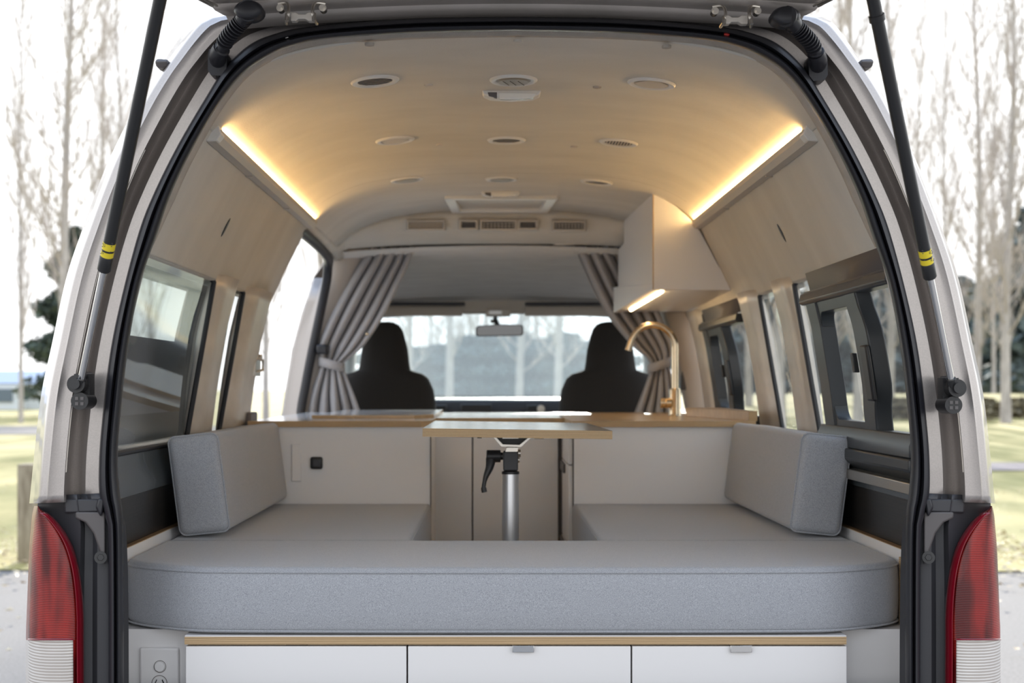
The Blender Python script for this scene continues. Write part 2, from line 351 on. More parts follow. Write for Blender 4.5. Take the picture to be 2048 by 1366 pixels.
for s in (-1, 1):
    side = 'left' if s < 0 else 'right'
    yr = [1012+(1280-1012)*(k/40)**1.15 for k in range(41)]
    tl = MB().grid([[lamp_pt(u, y, s) for u in us] for y in yr]).build('tail_light', M['red'], van, 60)
    tl['label'] = f'red tail light with a ribbed clear reversing section on the {side} rear corner'
    bd = [[lamp_pt(u, y, s, 0.004) for u in (0.0, .02, .05, .09, .13)] for y in yr[3:]]+[[lamp_pt(u, y, s, 0.004) for u in (0, .02, .05, .09, .13)] for y in (1300, 1400, 1500)]
    bd2 = []
    for y in yr[3:]+[1300, 1400, 1500]:
        w = 14.0/ max(20, (interp([(b, a) for a, b in LOd], y)-interp([(b, a) for a, b in LId], y)))
        bd2.append([lamp_pt(u, y, s, 0.004) for u in (0.0, w*.15, w*.4, w*.7, w, w*1.05)])
    MB().grid(bd2).build('lens_border', M['red2'], tl, 60, solid=0.002)
    y2 = [1278, 1283, 1300, 1330, 1370, 1420, 1500]
    MB().grid([[lamp_pt(u, y, s) for u in us[:1]+[.03, .1, .2]] for y in y2]).build('side_strip', M['red'], tl, 60)
    MB().grid([[lamp_pt(u, y, s, -0.002) for u in [.2, .3, .4, .5, .6, .7, .8, .88, .93, .97, .99, 1, 1.3]] for y in y2]).build('clear_lens', M['clear'], tl, 60)
    # bright reflector edge line between red and clear
    MB().tube([lamp_pt(u, 1279, s, 0.002) for u in [.2, .4, .6, .8, .95, 1]], 0.0018, 6).build('lens_joint', M['red2'], tl)
# outer skin, bumper, wheels
def w_in(z): return interp([(-1.0, .80), (-.5, .80), (-.35, .805), (-.225, .812), (-.14, .85), (0, .832), (.15, .808), (.285, .775), (.40, .72), (.52, .66), (.545, .645)], z)
OUT = [(-1.15, .90), (-.9, .935), (-.3, .940), (-.14, .925), (0, .905), (.15, .880), (.285, .845), (.45, .79), (.60, .71), (.68, .62), (.74, .45), (.76, 0)]
def w_out(z): return interp([(a, b) for a, b in OUT], z)
WZ = [-.14, -.05, .05, .15, .22, .29]
for s in (-1, 1):
    # skin below the windows and above them
    if s > 0: spans = [(2.86, 6.0)]
    else: spans = [(2.86, 4.66)]
    mb = MB()
    for a, b in spans: mb.grid([[(s*w_out(z), d, z) for d in (a, (a+b)/2, b)] for z in (-1.15, -.9, -.6, -.3, -.17)])
    mb.build('side_panel', M['paint'], van, 40, solid=0.004)
    zz = [.30, .36, .45, .52]+([.60, .68, .74, .76])
    mb = MB(); mb.grid([[(s*w_out(z), d, z) for d in (2.86, 4.0, 4.66 if s < 0 else 5.9)] for z in zz[:4]])
    mb.grid([[(s*w_out(z), d, z) for d in (2.86, 4.0, 4.66)] for z in zz[3:]]); mb.grid([[(s*w_out(z), d, z) for d in (4.66, 5.3, 5.98)] for z in ([.60, .68, .74, .76] if s < 0 else zz[3:])]); mb.build('roof_side', M['paint'], van, 40, solid=0.004)
MB().grid([[(x, d, .76-0.02*abs(x)/.45) for x in (-.45, -.2, 0, .2, .45)] for d in (2.80, 4, 5.98)]).build('roof_panel', M['paint'], van, 40, solid=0.004)
cab = MB()
cab.grid([[(x*k, d, z) for x in (-.45, -.2, 0, .2, .45)] for d, z, k in ((5.98, .76, 1), (6.4, .68, 1.1), (7.0, .47, 1.3), (7.08, .42, 1.5))])
for s in (-1, 1):
    cab.grid([[(s*.45, 5.98, .75), (s*.50, 6.4, .67), (s*.58, 7.0, .46), (s*.67, 7.08, .41)], [(s*.72, 6.12, .59), (s*.72, 6.4, .55), (s*.72, 7.0, .43), (s*.72, 7.08, .40)], [(s*.79, 5.98, .45), (s*.79, 6.4, .42), (s*.77, 7.0, .38), (s*.76, 7.08, .36)]])
    cab.grid([[(s*w_out(z), d, z) for d in (5.98, 6.5, 7.2, 8.0)] for z in (-1.15, -.9, -.6, -.3, -.12)])
    cab.grid([[(s*w_out(z), d, z) for d in (5.99, 6.10)] for z in (-.14, .0, .15, .3, .45)])
cab.grid([[(x, d, z) for x in (-.92, 0, .92)] for d, z in ((8.0, -.12), (8.12, -.4), (8.15, -1.1))])
cab.build('cab_shell', M['paint'], van, 40, solid=0.006)
bp = MB(); pr = [(2.80, -.60), (2.66, -.62), (2.62, -.70), (2.62, -.95), (2.66, -1.05), (2.80, -1.07)]
bp.loft([[(x, d+0.10*abs(x/.93)**6, z) for d, z in pr] for x in [-.93+.0775*2*k/2 for k in range(25)]]); bp.build('rear_bumper', M['dark'], van, 40, 0.01)
for s in (-1, 1):
    for d in (3.75, 7.2):
        t = MB(); t.tube([(s*.60, d, -EZ+.33), (s*.62, d, -EZ+.33), (s*.80, d, -EZ+.33), (s*.82, d, -EZ+.33)], [.27, .33, .33, .27], 36); w = t.build('wheel', M['rubber'], van, 40)
        MB().cyl((s*.80, d, -EZ+.33), (s*.825, d, -EZ+.33), .20, 28).build('hub_cap', M['steel'], w)
for s in (-1, 1):   # small nubs where the gutter ends
    m_ = MB(); c = S(690, 132, 2.80, s)
    m_.loft([[(c[0]+k*s, 2.80+q, c[2]+z*e+.004) for q, z in ((-.02, .0), (-.014, .007), (.02, .007), (.02, -.010), (-.012, -.010))] for k, e in ((0, .8), (.012, 1), (.020, 1), (.0235, .6))])
    nb = m_.build('gutter_end_cap', M['dark2'], van, 40, 0.002)

# ================================================================= TAILGATE
tg = thing('tailgate', (0, 2.76, .71), 'raised silver tailgate held open above the rear opening by two struts', 'tailgate')
def gate_row(d, dy, hw_m, dz0=0.0, n=44):
    r = []
    for k in range(n+1):
        u = -1+2*k/n; x = u*hw_m
        px = abs(x)*F/2.76; y0 = 33+24*(min(px, 549)/549)**2
        z = (VY-y0)*2.76/F+dy
        edge = max(0, (abs(u)-.93)/.07); z += 0.0*edge
        r.append((x, d, z))
    return r
grow = [(2.775, .030, .515), (2.765, .004, .528), (2.760, 0, .533), (2.735, .006, .548), (2.728, .010, .551), (2.724, .016, .553), (2.715, .016, .557), (2.69, .018, .568), (2.672, .026, .575)]
mb = MB(); mb.grid([gate_row(*g) for g in grow])
# inner panel with pressed channel
inner = []
def chan(x, d):   # height of the pressed channel above the inner panel
    ax = abs(x); c = 1 if ax < .50 else max(0, 1-(ax-.50)/.04)
    return 0.030*c
def gate_hw(d): return interp([(1.45, .80), (1.7, .86), (2.1, .83), (2.4, .72), (2.55, .645), (2.63, .600), (2.672, .575)], d)
for d, ch, dz in ((2.672, 0, .026), (2.664, .9, .028), (2.655, 1, .030), (2.630, 1, .034), (2.618, .2, .036), (2.605, 0, .038), (2.5, 0, .050), (2.3, 0, .060), (2.0, 0, .070), (1.7, 0, .075), (1.5, 0, .06), (1.45, 0, .09)):
    base = gate_row(d, dz, gate_hw(d)); inner.append([(x, y, z+ch*chan(x, d)) for x, y, z in base])
mb.grid(inner); mb.build('inner_panel', M['paint_matt'], tg, 50, solid=0.003)
mb = MB(); hd = [2.775, 2.70, 2.6, 2.4, 2.1, 1.7, 1.5, 1.45]
mb.grid([[(x*1.015, y, z+ (.03+.05*min(1, (2.775-d)/.3) if abs(j-22) < 21.5 else .012)) for j, (x, y, z) in enumerate(gate_row(d, interp([(1.45, .06), (2.5, .05), (2.672, .026), (2.775, .010)], d), interp([(2.672, .575), (2.775, .53)], d) if d > 2.672 else gate_hw(d)))] for d in hd])
mb.build('outer_skin', M['paint'], tg, 50, solid=0.003)
for o_, rr in ((0.007, .0028), (0.016, .002)):
    for s in (-1, 1):
        mb = MB(); mb.tube([(s*(gate_hw(d)-o_), d-0.004, gate_row(d, 0.024+interp([(1.45, .03), (2.5, .022), (2.672, -.002)], d), gate_hw(d))[-1][2]-.003) for d in (2.672, 2.64, 2.6, 2.5, 2.4, 2.2, 2.0)], rr, 6)
        mb.build('hem_bead', M['steel'], tg)
# hinges
for cx, s in ((608, -1), (1466, 1)):
    c = P(cx, 44 if s < 0 else 50, 2.70); hx = c[0]; hz = c[2]; sc = 2.70/F
    b = MB(); b.loft([[(hx+a*sc, d, hz-b_*sc) for a, b_ in [(-22, -12), (-12, -12), (-7, -8), (6, -8), (12, -12), (24, -12), (24, 5), (12, 5), (6, 1), (-8, 1), (-12, 5), (-22, 5)]] for d in (2.672, 2.69)])
    h = b.build('hinge', M['pillar'], tg, 30, 0.001)
    for q in (-1, 1):
        ld = MB(); pth = [(hx+q*46*sc, 2.668, hz+27*sc), (hx+q*30*sc, 2.662, hz+27*sc), (hx+q*24*sc, 2.655, hz+18*sc), (hx+q*24*sc, 2.650, hz+2*sc), (hx+q*28*sc, 2.655, hz-8*sc), (hx+q*30*sc, 2.67, hz-12*sc)]
        ld.tube(catmull(pth, 5), 0.0032, 8); ld.tube([(hx+q*26*sc, 2.652, hz+4*sc), (hx+q*27*sc, 2.648, hz-12*sc)], 0.004, 8); ld.build('hinge_loop', M['steel'], h)
        bt = MB(); bt.cyl((hx+q*42*sc, 2.68, hz+18*sc), (hx+q*42*sc, 2.655, hz+18*sc), 0.0045, 6); bt.cyl((hx+q*42*sc, 2.68, hz+18*sc), (hx+q*42*sc, 2.662, hz+18*sc), 0.007, 18); bt.build('bolt', M['steel'], h)
# cable conduits
for s, pts, base in ((-1, [(497, 30, 2.645), (484, 42, 2.655), (470, 58, 2.665), (455, 76, 2.685), (443, 98, 2.71)], (437, 120)), (1, [(1576, 44, 2.645), (1592, 54, 2.655), (1606, 68, 2.665), (1622, 86, 2.685), (1632, 106, 2.71)], (1634, 130))):
    c = thing('cable_conduit', P(base[0], base[1]+20, 2.76), f'black corrugated rubber cable conduit linking tailgate and body at the {"left" if s<0 else "right"} roof corner', 'cable', 'tailgate cable conduits')
    path = catmull([P(*p) for p in pts], 24); n = len(path)
    rr = [0.0125+(0.0034*(1 if (i//3) % 2 else -1) if 10 < i < n-14 else 0) for i in range(n)]
    MB().tube(path, rr, 16).build('corrugated_tube', M['rubber'], c, 50)
    g = MB(); g0 = Vector(P(*pts[0])); 
    oc = (P(497, 20, 2.63) if s < 0 else P(1572, 32, 2.63))
    g.loft([[(oc[0]+a*r_*math.cos(t), oc[1]+dd, oc[2]+.018*r_*math.sin(t)-s*.0*math.cos(t)) for t in [2*PI*k/24 for k in range(24)]] for a, r_, dd in ((.027, 1, .03), (.027, 1, 0), (.024, .9, -.008), (.02, .8, -.01))])
    g.tube(catmull([(oc[0], oc[1]-.004, oc[2]-.002), tuple(g0+Vector((0, -.01, .004))), P(*pts[1])], 4), [0.02, .02, .02, .018, .018, .017, .016, .015, .015], 14)
    g.build('grommet', M['rubber'], c, 50)
    e_ = MB(); q = path[-1]; b0 = P(base[0], base[1], 2.75)
    e_.tube(catmull([path[-3], q, (lerp(q[0], b0[0], .6), 2.722, lerp(q[2], b0[2], .5)), (b0[0], 2.745, b0[2]), (b0[0], 2.79, b0[2]-.005)], 5), [0.015]*4+[.0165]*17, 14)
    pl = [(-.017, .026), (.012, .026), (.018, .016), (.016, -.016), (.008, -.026), (-.014, -.024), (-.020, -.014), (-.019, .018)]
    e_.prism([(b0[0]-s*a, b0[2]-.006+z) for a, z in pl], 2.745, 2.785); e_.build('elbow', M['rubber'], c, 50, 0.003)
# gas struts
for s, lo, hi in ((-1, (160, 770), (318, 10)), (1, (1906, 778), (1748, 8))):
    st = thing('gas_strut', (0, 0, 0), f'{"left" if s<0 else "right"} gas strut with black barrel and bright rod holding the tailgate up', 'gas strut', 'tailgate gas struts')
    a = Vector(P(lo[0], lo[1], 2.695)); b = Vector(P(hi[0], hi[1], 2.36)); b = a+(b-a)*1.17
    st.location = (a.x, a.y, a.z+EZ)
    def at(py):   # point on the strut seen at image row py
        lo_, hi_ = 0, 1
        for _ in range(40):
            m = (lo_+hi_)/2; q = a+(b-a)*m
            if VY-q.z*F/q.y > py: lo_ = m
            else: hi_ = m
        return a+(b-a)*lo_
    j = 542 if s < 0 else 556
    MB().cyl(at(757), at(j-20), 0.0065, 18).build('rod', M['chrome'], st)
    B = MB(); B.tube([at(j), at(j-3), at(j-28), at(j-30)], [.0105, .0125, .0125, .0115], 20); B.tube([at(j-28), b], 0.0112, 20); brl = B.build('barrel', M['black'], st, 40)
    L_ = MB(); L_.tube([at(j-30), at(j-40)], 0.0116, 20); L_.tube([at(j-44), at(j-57)], 0.0116, 20); L_.build('warning_sticker', M['yellow'], brl)
    L2 = MB()
    for k, yy in enumerate((j-33, j-36, j-47, j-50, j-53)):
        p = at(yy); dv = (b-a).normalized()
        for q in range(5): 
            x = -.009+.004*q+(.001 if k % 2 else 0); L2.box(p.x+x, p.x+x+.0026, p.y-.0122, p.y-.0112, p.z, p.z+.0012)
    L2.build('sticker_print', M['black'], brl, 0)
    T = MB(); T.tube([b-(b-a).normalized()*0.0, b+(b-a).normalized()*.02], [.008, .006], 12)
    e0 = at(42 if s > 0 else -60); e1 = at(30 if s > 0 else -70); T.tube([e0, e1], .0135, 18); T.ball(tuple(b), 0.016); T.build('upper_joint', M['black'], st)
    K = MB(); c0 = Vector(P(lo[0]-s*(-4), lo[1]-2, 2.70)); K.tube([at(757), at(770), a], [.009, .010, .011], 14)
    K.cyl((c0.x, 2.685, c0.z), (c0.x, 2.745, c0.z), 0.017, 24); K.cyl((c0.x+s*.0, 2.675, c0.z), (c0.x, 2.70, c0.z), 0.010, 20)
    c1 = Vector(P(lo[0]-s*(10), lo[1]-18, 2.72)); K.cyl((c1.x, 2.70, c1.z), (c1.x, 2.75, c1.z), 0.008, 16)
    c2 = Vector(P(lo[0]-s*(2), lo[1]+32, 2.70)); K.cyl((c2.x, 2.690, c2.z), (c2.x, 2.75, c2.z), 0.0165, 24)
    K.box(min(c0.x, c2.x)-.012, max(c0.x, c2.x)+.012, 2.715, 2.75, c2.z, c1.z+.004); lj = K.build('lower_bracket', M['black'], st, 40)
    R_ = MB()
    for q in ((-.005, -.005), (.005, -.005), (-.005, .005), (.005, .005)): R_.box(c2.x+q[0]-.003, c2.x+q[0]+.003, 2.6885, 2.6905, c2.z+q[1]-.003, c2.z+q[1]+.003)
    R_.build('bolt_cross', M['dark2'], lj, 0)

# ================================================================= INTERIOR SHELL
CP = [(0, .688), (.2, .6855), (.34, .674), (.44, .658), (.52, .632), (.58, .600), (.62, .568), (.645, .545)]
CPd = catmull(CP, 5)
def ceil_z(x): return interp(CPd, abs(x))
full = [(-x, z) for x, z in CPd[::-1]]+[(x, z) for x, z in CPd[1:]]
# rolled felt edge just inside the seal
rim = []
for k, (off, d) in enumerate(((-6, 2.80), (8, 2.815), (13, 2.84), (14, 2.87), (6, 2.90), (-30, 2.93))):
    r = []
    for s in (-1, 1):
        N_ = next(i for i, p in enumerate(II) if p[1] > 488)
        for i in (range(N_, -1, -1) if s == -1 else range(1, N_+1)):
            a = Vector(II[max(i-1, 0)]); b = Vector(II[min(i+1, len(II)-1)]); t = (b-a).normalized(); nrm = Vector((-t.y, t.x))
            p = Vector(II[i])+nrm*(off*min(1, (N_-i)/8+.15)); r.append(S(max(p.x, 0) if i else 0, p.y, d, s))
    rim.append(r)
struct(MB().grid(rim).build('trim_1', M['felt_edge'], None, 60))
cl = MB(); rs = lambda x: .010*max(0, 1-(abs(x)/.54)**4)
cl.grid([[(x, d, z+rs(x)*k) for x, z in full] for d, k in ((2.832, 1.1), (2.845, 1), (2.90, .6), (3.0, .2))]+[[(x, d, z) for x, z in full] for d in [3.1, 3.3, 3.7, 4.1, 4.6, 4.605, 4.61, 5.0, 5.3, 5.58]])
ceiling = struct(cl.build('ceiling', M['felt'], None, 60, solid=0.004))
MB().grid([[(x, d, z-.0025) for x, z in full] for d in (4.592, 4.596)]).build('seam', M['felt_edge'], ceiling)
# front bulkhead that drops from the ceiling to the cab
bk = []
for k in range(9):
    t = k/8; a = math.sin(t*PI/2); r = []
    for x, z in full:
        zb = .578-.02*(abs(x)/.6)**3; zb = min(zb, z-.02)
        r.append((x*(1+.04*t), 5.58+.20*(1-math.cos(t*PI/2))*0.9+.0, lerp(z, zb, a**1.0)))
    bk.append(r)
lst = bk[-1]; bk.append([(x, 5.84, z+.003) for x, y, z in lst])
struct(MB().grid(bk).build('wall_front', M['felt'], None, 60, solid=0.004))
# cab ceiling
cc = []
for d, z in ((5.80, .570), (6.1, .545), (6.5, .49), (6.9, .43), (7.02, .405), (7.10, .36)): cc.append([(x, d, z-.03*(abs(x)/.7)**2) for x in [-.74+.148*k for k in range(11)]])
struct(MB().grid(cc).build('ceiling', M['felt_grey'], None, 60, solid=0.004))
# side linings above the windows
UZ = [.545, .535, .52, .46, .40, .34, .30, .285, .28]
for s, de, nm in ((-1, 4.72, 'wall_left'), (1, 5.95, 'wall_right')):
    m_ = MB(); m_.grid([[(s*w_in(z), d, z) for d in (2.85, 3.3, 3.8, 4.3, de)] for z in UZ])
    m_.grid([[(s*w_in(.28), d, .28) for d in (2.90, de)], [(s*(w_in(.28)+.05), d, .275) for d in (2.90, de)]])
    wl = struct(m_.build(nm, M['felt'], None, 60, solid=0.004))
    cx_ = (423, 455) if s < 0 else (1617, 466)
    z = .40; d = z*F/(VY-cx_[1]); X = s*w_in(z)
    sl = MB(); pts = []
    for q in (-1, 1): pass
    sl.loft([[(X-s*(.0035+o)+s*.0*t, d+.010*math.cos(t)*k, z+.024*math.sin(t)*k) for t in [2*PI*i/16 for i in range(16)]] for k, o in ((1, 0), (.85, .001))])
    so = sl.build('slot', M['black'], wl)
    for v in so.data.vertices: v.co.x -= -s*(-.0)+0; v.co.x += -s*(v.co.z-.024)*0.5*-1*-1
# lower walls: sill ledge, dark panel, white rail
for s, de in ((-1, 4.66), (1, 6.0)):
    nm = 'wall_left' if s < 0 else 'wall_right'
    w = MB(); w.box(*(sorted((s*.834, s*.93))), 2.88, de, -.95, -.235); w = struct(w.build(nm, M['blackply'], None, 0))
    l = MB(); l.grid([[(s*x, d, z) for d in (2.90, 3.6, 4.2, de)] for x, z in ((.925, -.142), (.865, -.142), (.85, -.150), (.846, -.175), (.838, -.20), (.830, -.222), (.830, -.240), (.92, -.240))], close=False)
    struct(l.build('trim_2' if s < 0 else 'trim_3', M['ledge'], None, 50, 0.0), 'painted window sill ledge')
    r = MB(); r.loft([[(s*x, d, z) for x, z in ((.818, -.345), (.832, -.345), (.832, -.95), (.818, -.95))] for d in (2.86, 4.40)], 0)
    rr = struct(r.build('trim_4' if s < 0 else 'trim_5', M['laminate'], None, 0)); 
    MB().box(*sorted((s*.8175, s*.8325)), 2.86, 4.40, -.3455, -.3435).build('ply_edge', M['ply'], rr, 0)
# window pillars
def pillar(s, d0, d1, depth, name, m='pillar', z0=-.16, z1=.295):
    mb = MB(); rows = []
    w = d1-d0
    for k in range(13):
        z = lerp(z0, z1, k/12); x = w_in(z) if z > -.14 else w_in(-.14); row = []
        fl = 1+.25*max(0, (-z-.02)/.12)
        for f, o in ((0, -.014), (0, 0.0), (.10, .004), (.14, .012), (.22, depth*.9), (.30, depth), (.70, depth), (.78, depth*.9), (.86, .012), (.90, .004), (1, 0), (1, -.014)):
            row.append((s*(x-o), d0+w*f, z))
        rows.append(row)
    mb.grid(rows); return struct(mb.build(name, M[m], None, 40, solid=0.003), 'painted metal pillar between the side windows')
p1 = pillar(-1, 3.77, 4.04, .022, 'trim_6'); p2 = pillar(-1, 4.22, 4.66, .028, 'trim_7')
pillar(1, 3.87, 4.10, .022, 'trim_8'); pillar(1, 4.37, 4.66, .024, 'trim_9'); pillar(1, 5.52, 5.86, .02, 'trim_10')
lt = MB(); lt.box(-.825, -.79, 4.50, 4.60, .03, .10); lt.cyl((-.80, 4.56, .09), (-.78, 4.56, .09), .010); lt.tube([(-.80, 4.52, .04), (-.775, 4.55, .05), (-.775, 4.55, .08), (-.80, 4.52, .09)], .005, 8); lt.build('latch_striker', M['steel'], p2, 30, .004)
lt = MB(); lt.box(-.845, -.80, 4.47, 4.60, -.14, -.085); lt.build('door_catch', M['dark2'], p2, 30, .006)
# windows
def window(idx, s, d0, d1, gm='glass', z0=-.135, z1=.285):
    rows = []
    for k in range(9):
        z = lerp(z0, z1, k/8); rows.append([(s*(w_in(max(z, -.139))+.011), lerp(d0, d1, j/4), z) for j in range(5)])
    g = struct(MB().grid(rows).build(f'window_{idx}', M[gm], None, 60))
    # rubber gasket with rounded corners
    pth = []; rc = .035; d1 -= .012; z1 += .012; z0 -= .012
    for (cd, cz, a0) in ((d1-rc, z1-rc, 0), (d0+rc, z1-rc, PI/2), (d0+rc, z0+rc, PI), (d1-rc, z0+rc, 3*PI/2)):
        for j in range(6):
            a = a0+PI/2*j/5; dd = cd+rc*math.cos(a); z = cz+rc*math.sin(a); pth.append((s*(w_in(max(z, -.139))+.001+.022*max(0, (z-(z1-rc*.7))/(rc*.7))), dd, z))
    MB().tube(pth, .007, 8, closed=True).build('gasket', M['rubber'], g)
    return g
window(1, -1, 2.88, 3.78); window(2, -1, 4.03, 4.23)
w3 = window(3, 1, 2.88, 3.88); window(4, 1, 4.09, 4.38); w5 = window(5, 1, 4.65, 5.53)
# sliding frames on the right windows
def slider(g, dA, dB, dC, sg):
    """dA far stile, dB near stile, dC near end"""
    s = 1
    def X(z, o): return w_in(max(z, -.139))-o
    hd_ = MB(); rows = [[(X(z, o), d, z) for d in (dC, dA+.0)] for z, o in ((.290, .004), (.245, .004), (.240, .022), (.215, .022), (.212, -.01))]
    hd_.grid(rows); hh = hd_.build('header_panel', M['dark2'], g, 40, solid=.002)
    rl = MB(); rl.loft([[(X(.22, .030), d, .237), (X(.22, -.01), d, .237), (X(.22, -.01), d, .208), (X(.22, .026), d, .208), (X(.22, .034), d, .215)] for d in (dC, dA+.03)]); rl.build('top_rail', M['slide'], g, 30, .003)
    bl = MB(); bl.loft([[(X(-.12, .030), d, -.100), (X(-.12, -.01), d, -.100), (X(-.12, -.01), d, -.150), (X(-.12, .04), d, -.150), (X(-.12, .04), d, -.125)] for d in (dC, dA+.04)]); bl.build('bottom_rail', M['slide'], g, 30, .003)
    fr = MB()   # far stile + top and bottom of the sash
    o0, o1 = -.012, .026
    def post(a, b, bulge=0, za=-.12, zb=.225):
        secs = []
        for k in range(15):
            z = lerp(za, zb, k/14); t = k/14; bl_ = bulge*(1/(1+math.exp(-(t-.25)*26)))*(1/(1+math.exp((t-.78)*26)))
            x = X(z, 0); secs.append([(x-o1, a+.006-bl_, z), (x-o1, b-.006-bl_*.55, z), (x-o0, b-bl_*.4, z), (x-o0, a-bl_, z)])
        return secs
    fr.loft(post(dA-.11, dA)); fr.loft([[(X(z, o1-.004), d, z), (X(z, o0), d, z), (X(z-.03, o0), d, z-.03), (X(z-.03, o1-.004), d, z-.03)] for z in (.213,) for d in (dB, dA)])
    fr.loft([[(X(z, o1-.004), d, z), (X(z, o0), d, z), (X(z-.03, o0), d, z-.03), (X(z-.03, o1-.004), d, z-.03)] for z in (-.085,) for d in (dB, dA)])
    for cz, sg_ in ((.183, -1), (-.085, 1)):   # rounded inner corners
        c_ = []
        for j in range(7):
            a = PI/2*j/6; c_.append((dA-.11-.035*(1-math.cos(a)) , cz+sg_*.035*(1-math.sin(a))))
        poly = [(dA-.105, cz-sg_*.005)]+[(dA-.11-.035*(1-math.sin(PI/2*j/6)), cz+sg_*.035*(1-math.cos(PI/2*j/6))) for j in range(7)]
        fr.loft([[(X(z, o), d, z) for d, z in poly] for o in (o1-.004, o0)])
    fr.build('sash_frame', M['slide'], g, 40, .004)
    ms = MB(); ms.loft(post(dB-.02, dB+.09, .035)); st = ms.build('meeting_stile', M['slide'], g, 40, .004)
    lp = MB(); lp.loft([[(X(z, .026), dB-.055+.0, z), (X(z, .026), dB+.005, z), (X(z, .036), dB-.0, z), (X(z, .036), dB-.05, z)] for z in (-.035, .03, .09)]); lp.build('finger_pull', M['black'], st, 30, .006)
    lc = MB(); lc.loft([[(X(z, .02), dB+.085, z), (X(z, .02), dB+.105, z), (X(z, .032), dB+.105, z), (X(z, .032), dB+.085, z)] for z in (.03, .075)]); lc.build('latch', M['black'], st, 30, .002)
slider(w3, 3.68, 3.20, 2.90, 1); slider(w5, 5.48, 5.06, 4.67, 1)
# ledge under the rear right window
sg = MB(); sg.loft([[(.80, d, -.150), (.86, d, -.150), (.86, d, -.20), (.83, d, -.20), (.80, d, -.175)] for d in (2.88, 3.62)]); struct(sg.build('trim_11', M['slide'], None, 30, .004))
sg = MB(); sg.loft([[(.808, d, -.200), (.85, d, -.196), (.85, d, -.222), (.808, d, -.224)] for d in (2.88, 3.75)]); struct(sg.build('trim_12', M['steel'], None, 30, .002))
# slid-back side door outside the left windows
sd = thing('sliding_door', (-.97, 3.65, -1.1), 'side sliding door slid back outside the rear left window', 'door')
dm = MB(); a, b = 3.27, 4.55
def dpt(z, o): return -(w_out(z)+.025+o)
def dslab(d0, d1, z0, z1):
    secs = []
    for k in range(7):
        z = lerp(z0, z1, k/6); secs.append([(dpt(z, 0), d0, z), (dpt(z, 0), d1, z), (dpt(z, .045), d1, z), (dpt(z, .045), d0, z)])
    dm.loft(secs)
dslab(a, b, -1.1, .12); dslab(a, b, .27, .44); dslab(a, a+.08, .12, .27); dslab(4.08, b, .12, .27)
dm.build('door_panel', M['dark'], sd, 40, 0)
MB().grid([[(dpt(z, .02), d, z) for d in (a+.05, 3.6, 4.1)] for z in (.11, .2, .28)]).build('door_glass', M['dglass'], sd, 60)
# left door opening: roof rail, seal, front jamb
dsl = catmull([(-.678, 4.70, .515), (-.682, 5.1, .516), (-.690, 5.5, .515), (-.70, 5.74, .510), (-.712, 5.82, .485), (-.722, 5.86, .43), (-.745, 5.885, .33), (-.785, 5.90, .15), (-.815, 5.905, 0), (-.835, 5.90, -.13), (-.845, 5.88, -.4), (-.845, 5.86, -.9)], 6)
ds = struct(MB().tube(dsl, .019, 10).build('trim_13', M['rubber'], None, 60), 'black door seal around the open side door')
jm = MB(); jr = []
for z in (.53, .45, .35, .2, .05, -.1, -.3, -.6, -.9):
    xi = interp([(-.9, .845), (-.13, .835), (0, .815), (.15, .785), (.33, .745), (.43, .722), (.53, .70)], z)
    xo = w_out(z)+.0
    jr.append([(-xi, 5.93, z), (-(xi+.02), 5.93, z), (-lerp(xi, xo, .5), 5.95, z), (-(xo-.01), 5.95, z), (-xo, 5.99, z), (-xo, 6.10, z)])
jm.grid(jr[1:]); jm.grid([[(-x_, d, z_) for d in (4.68, 5.3, 5.95)] for x_, z_ in ((.690, .520), (.695, .560), (.70, .600), (.715, .602))]); jam = struct(jm.build('trim_14', M['paint'], None, 40, solid=.004))
MB().box(-.765, -.72, 5.86, 5.93, .13, .17).build('door_stop', M['rubber'], jam, 30, .008)
# beige arch between living area and cab
ARI = [(-.95, .80), (-.25, .80), (-.1, .785), (.1, .745), (.25, .70), (.38, .655), (.48, .61), (.55, .57), (.60, .50)]
for s in (-1, 1):
    rows = []
    for z in [-.95, -.5, -.25, -.1, 0, .1, .2, .3, .38, .44, .48, .52, .55, .60]:
        xi = interp(ARI, z); xo = max(interp([(-.9, .85), (-.13, .84), (0, .82), (.15, .79), (.33, .75), (.43, .727), (.53, .71), (.6, .70)], z), xi+.03)
        if s > 0: xo += .06
        rows.append([(s*xo, 5.92 if s < 0 else 5.90, z), (s*lerp(xo, xi, .5), 5.935, z), (s*(xi+.015), 5.95, z), (s*xi, 5.975, z), (s*(xi+.01), 6.15, z), (s*(xi+.08), 6.17, z)])
    m_ = MB(); m_.grid(rows)
    struct(m_.build('trim_15' if s < 0 else 'trim_16', M['pillar_beige'], None, 60, solid=.004))
    bt = MB(); bt.box(*sorted((s*.755, s*.79)), 5.96, 6.02, -.02, .12); b_ = tag(bt.build('seat_belt_anchor', M['dark2'], None, 30, .01), f'dark seat belt anchor on the {"left" if s<0 else "right"} pillar beside the curtain', 'seat belt anchor', 'seat belt anchors')
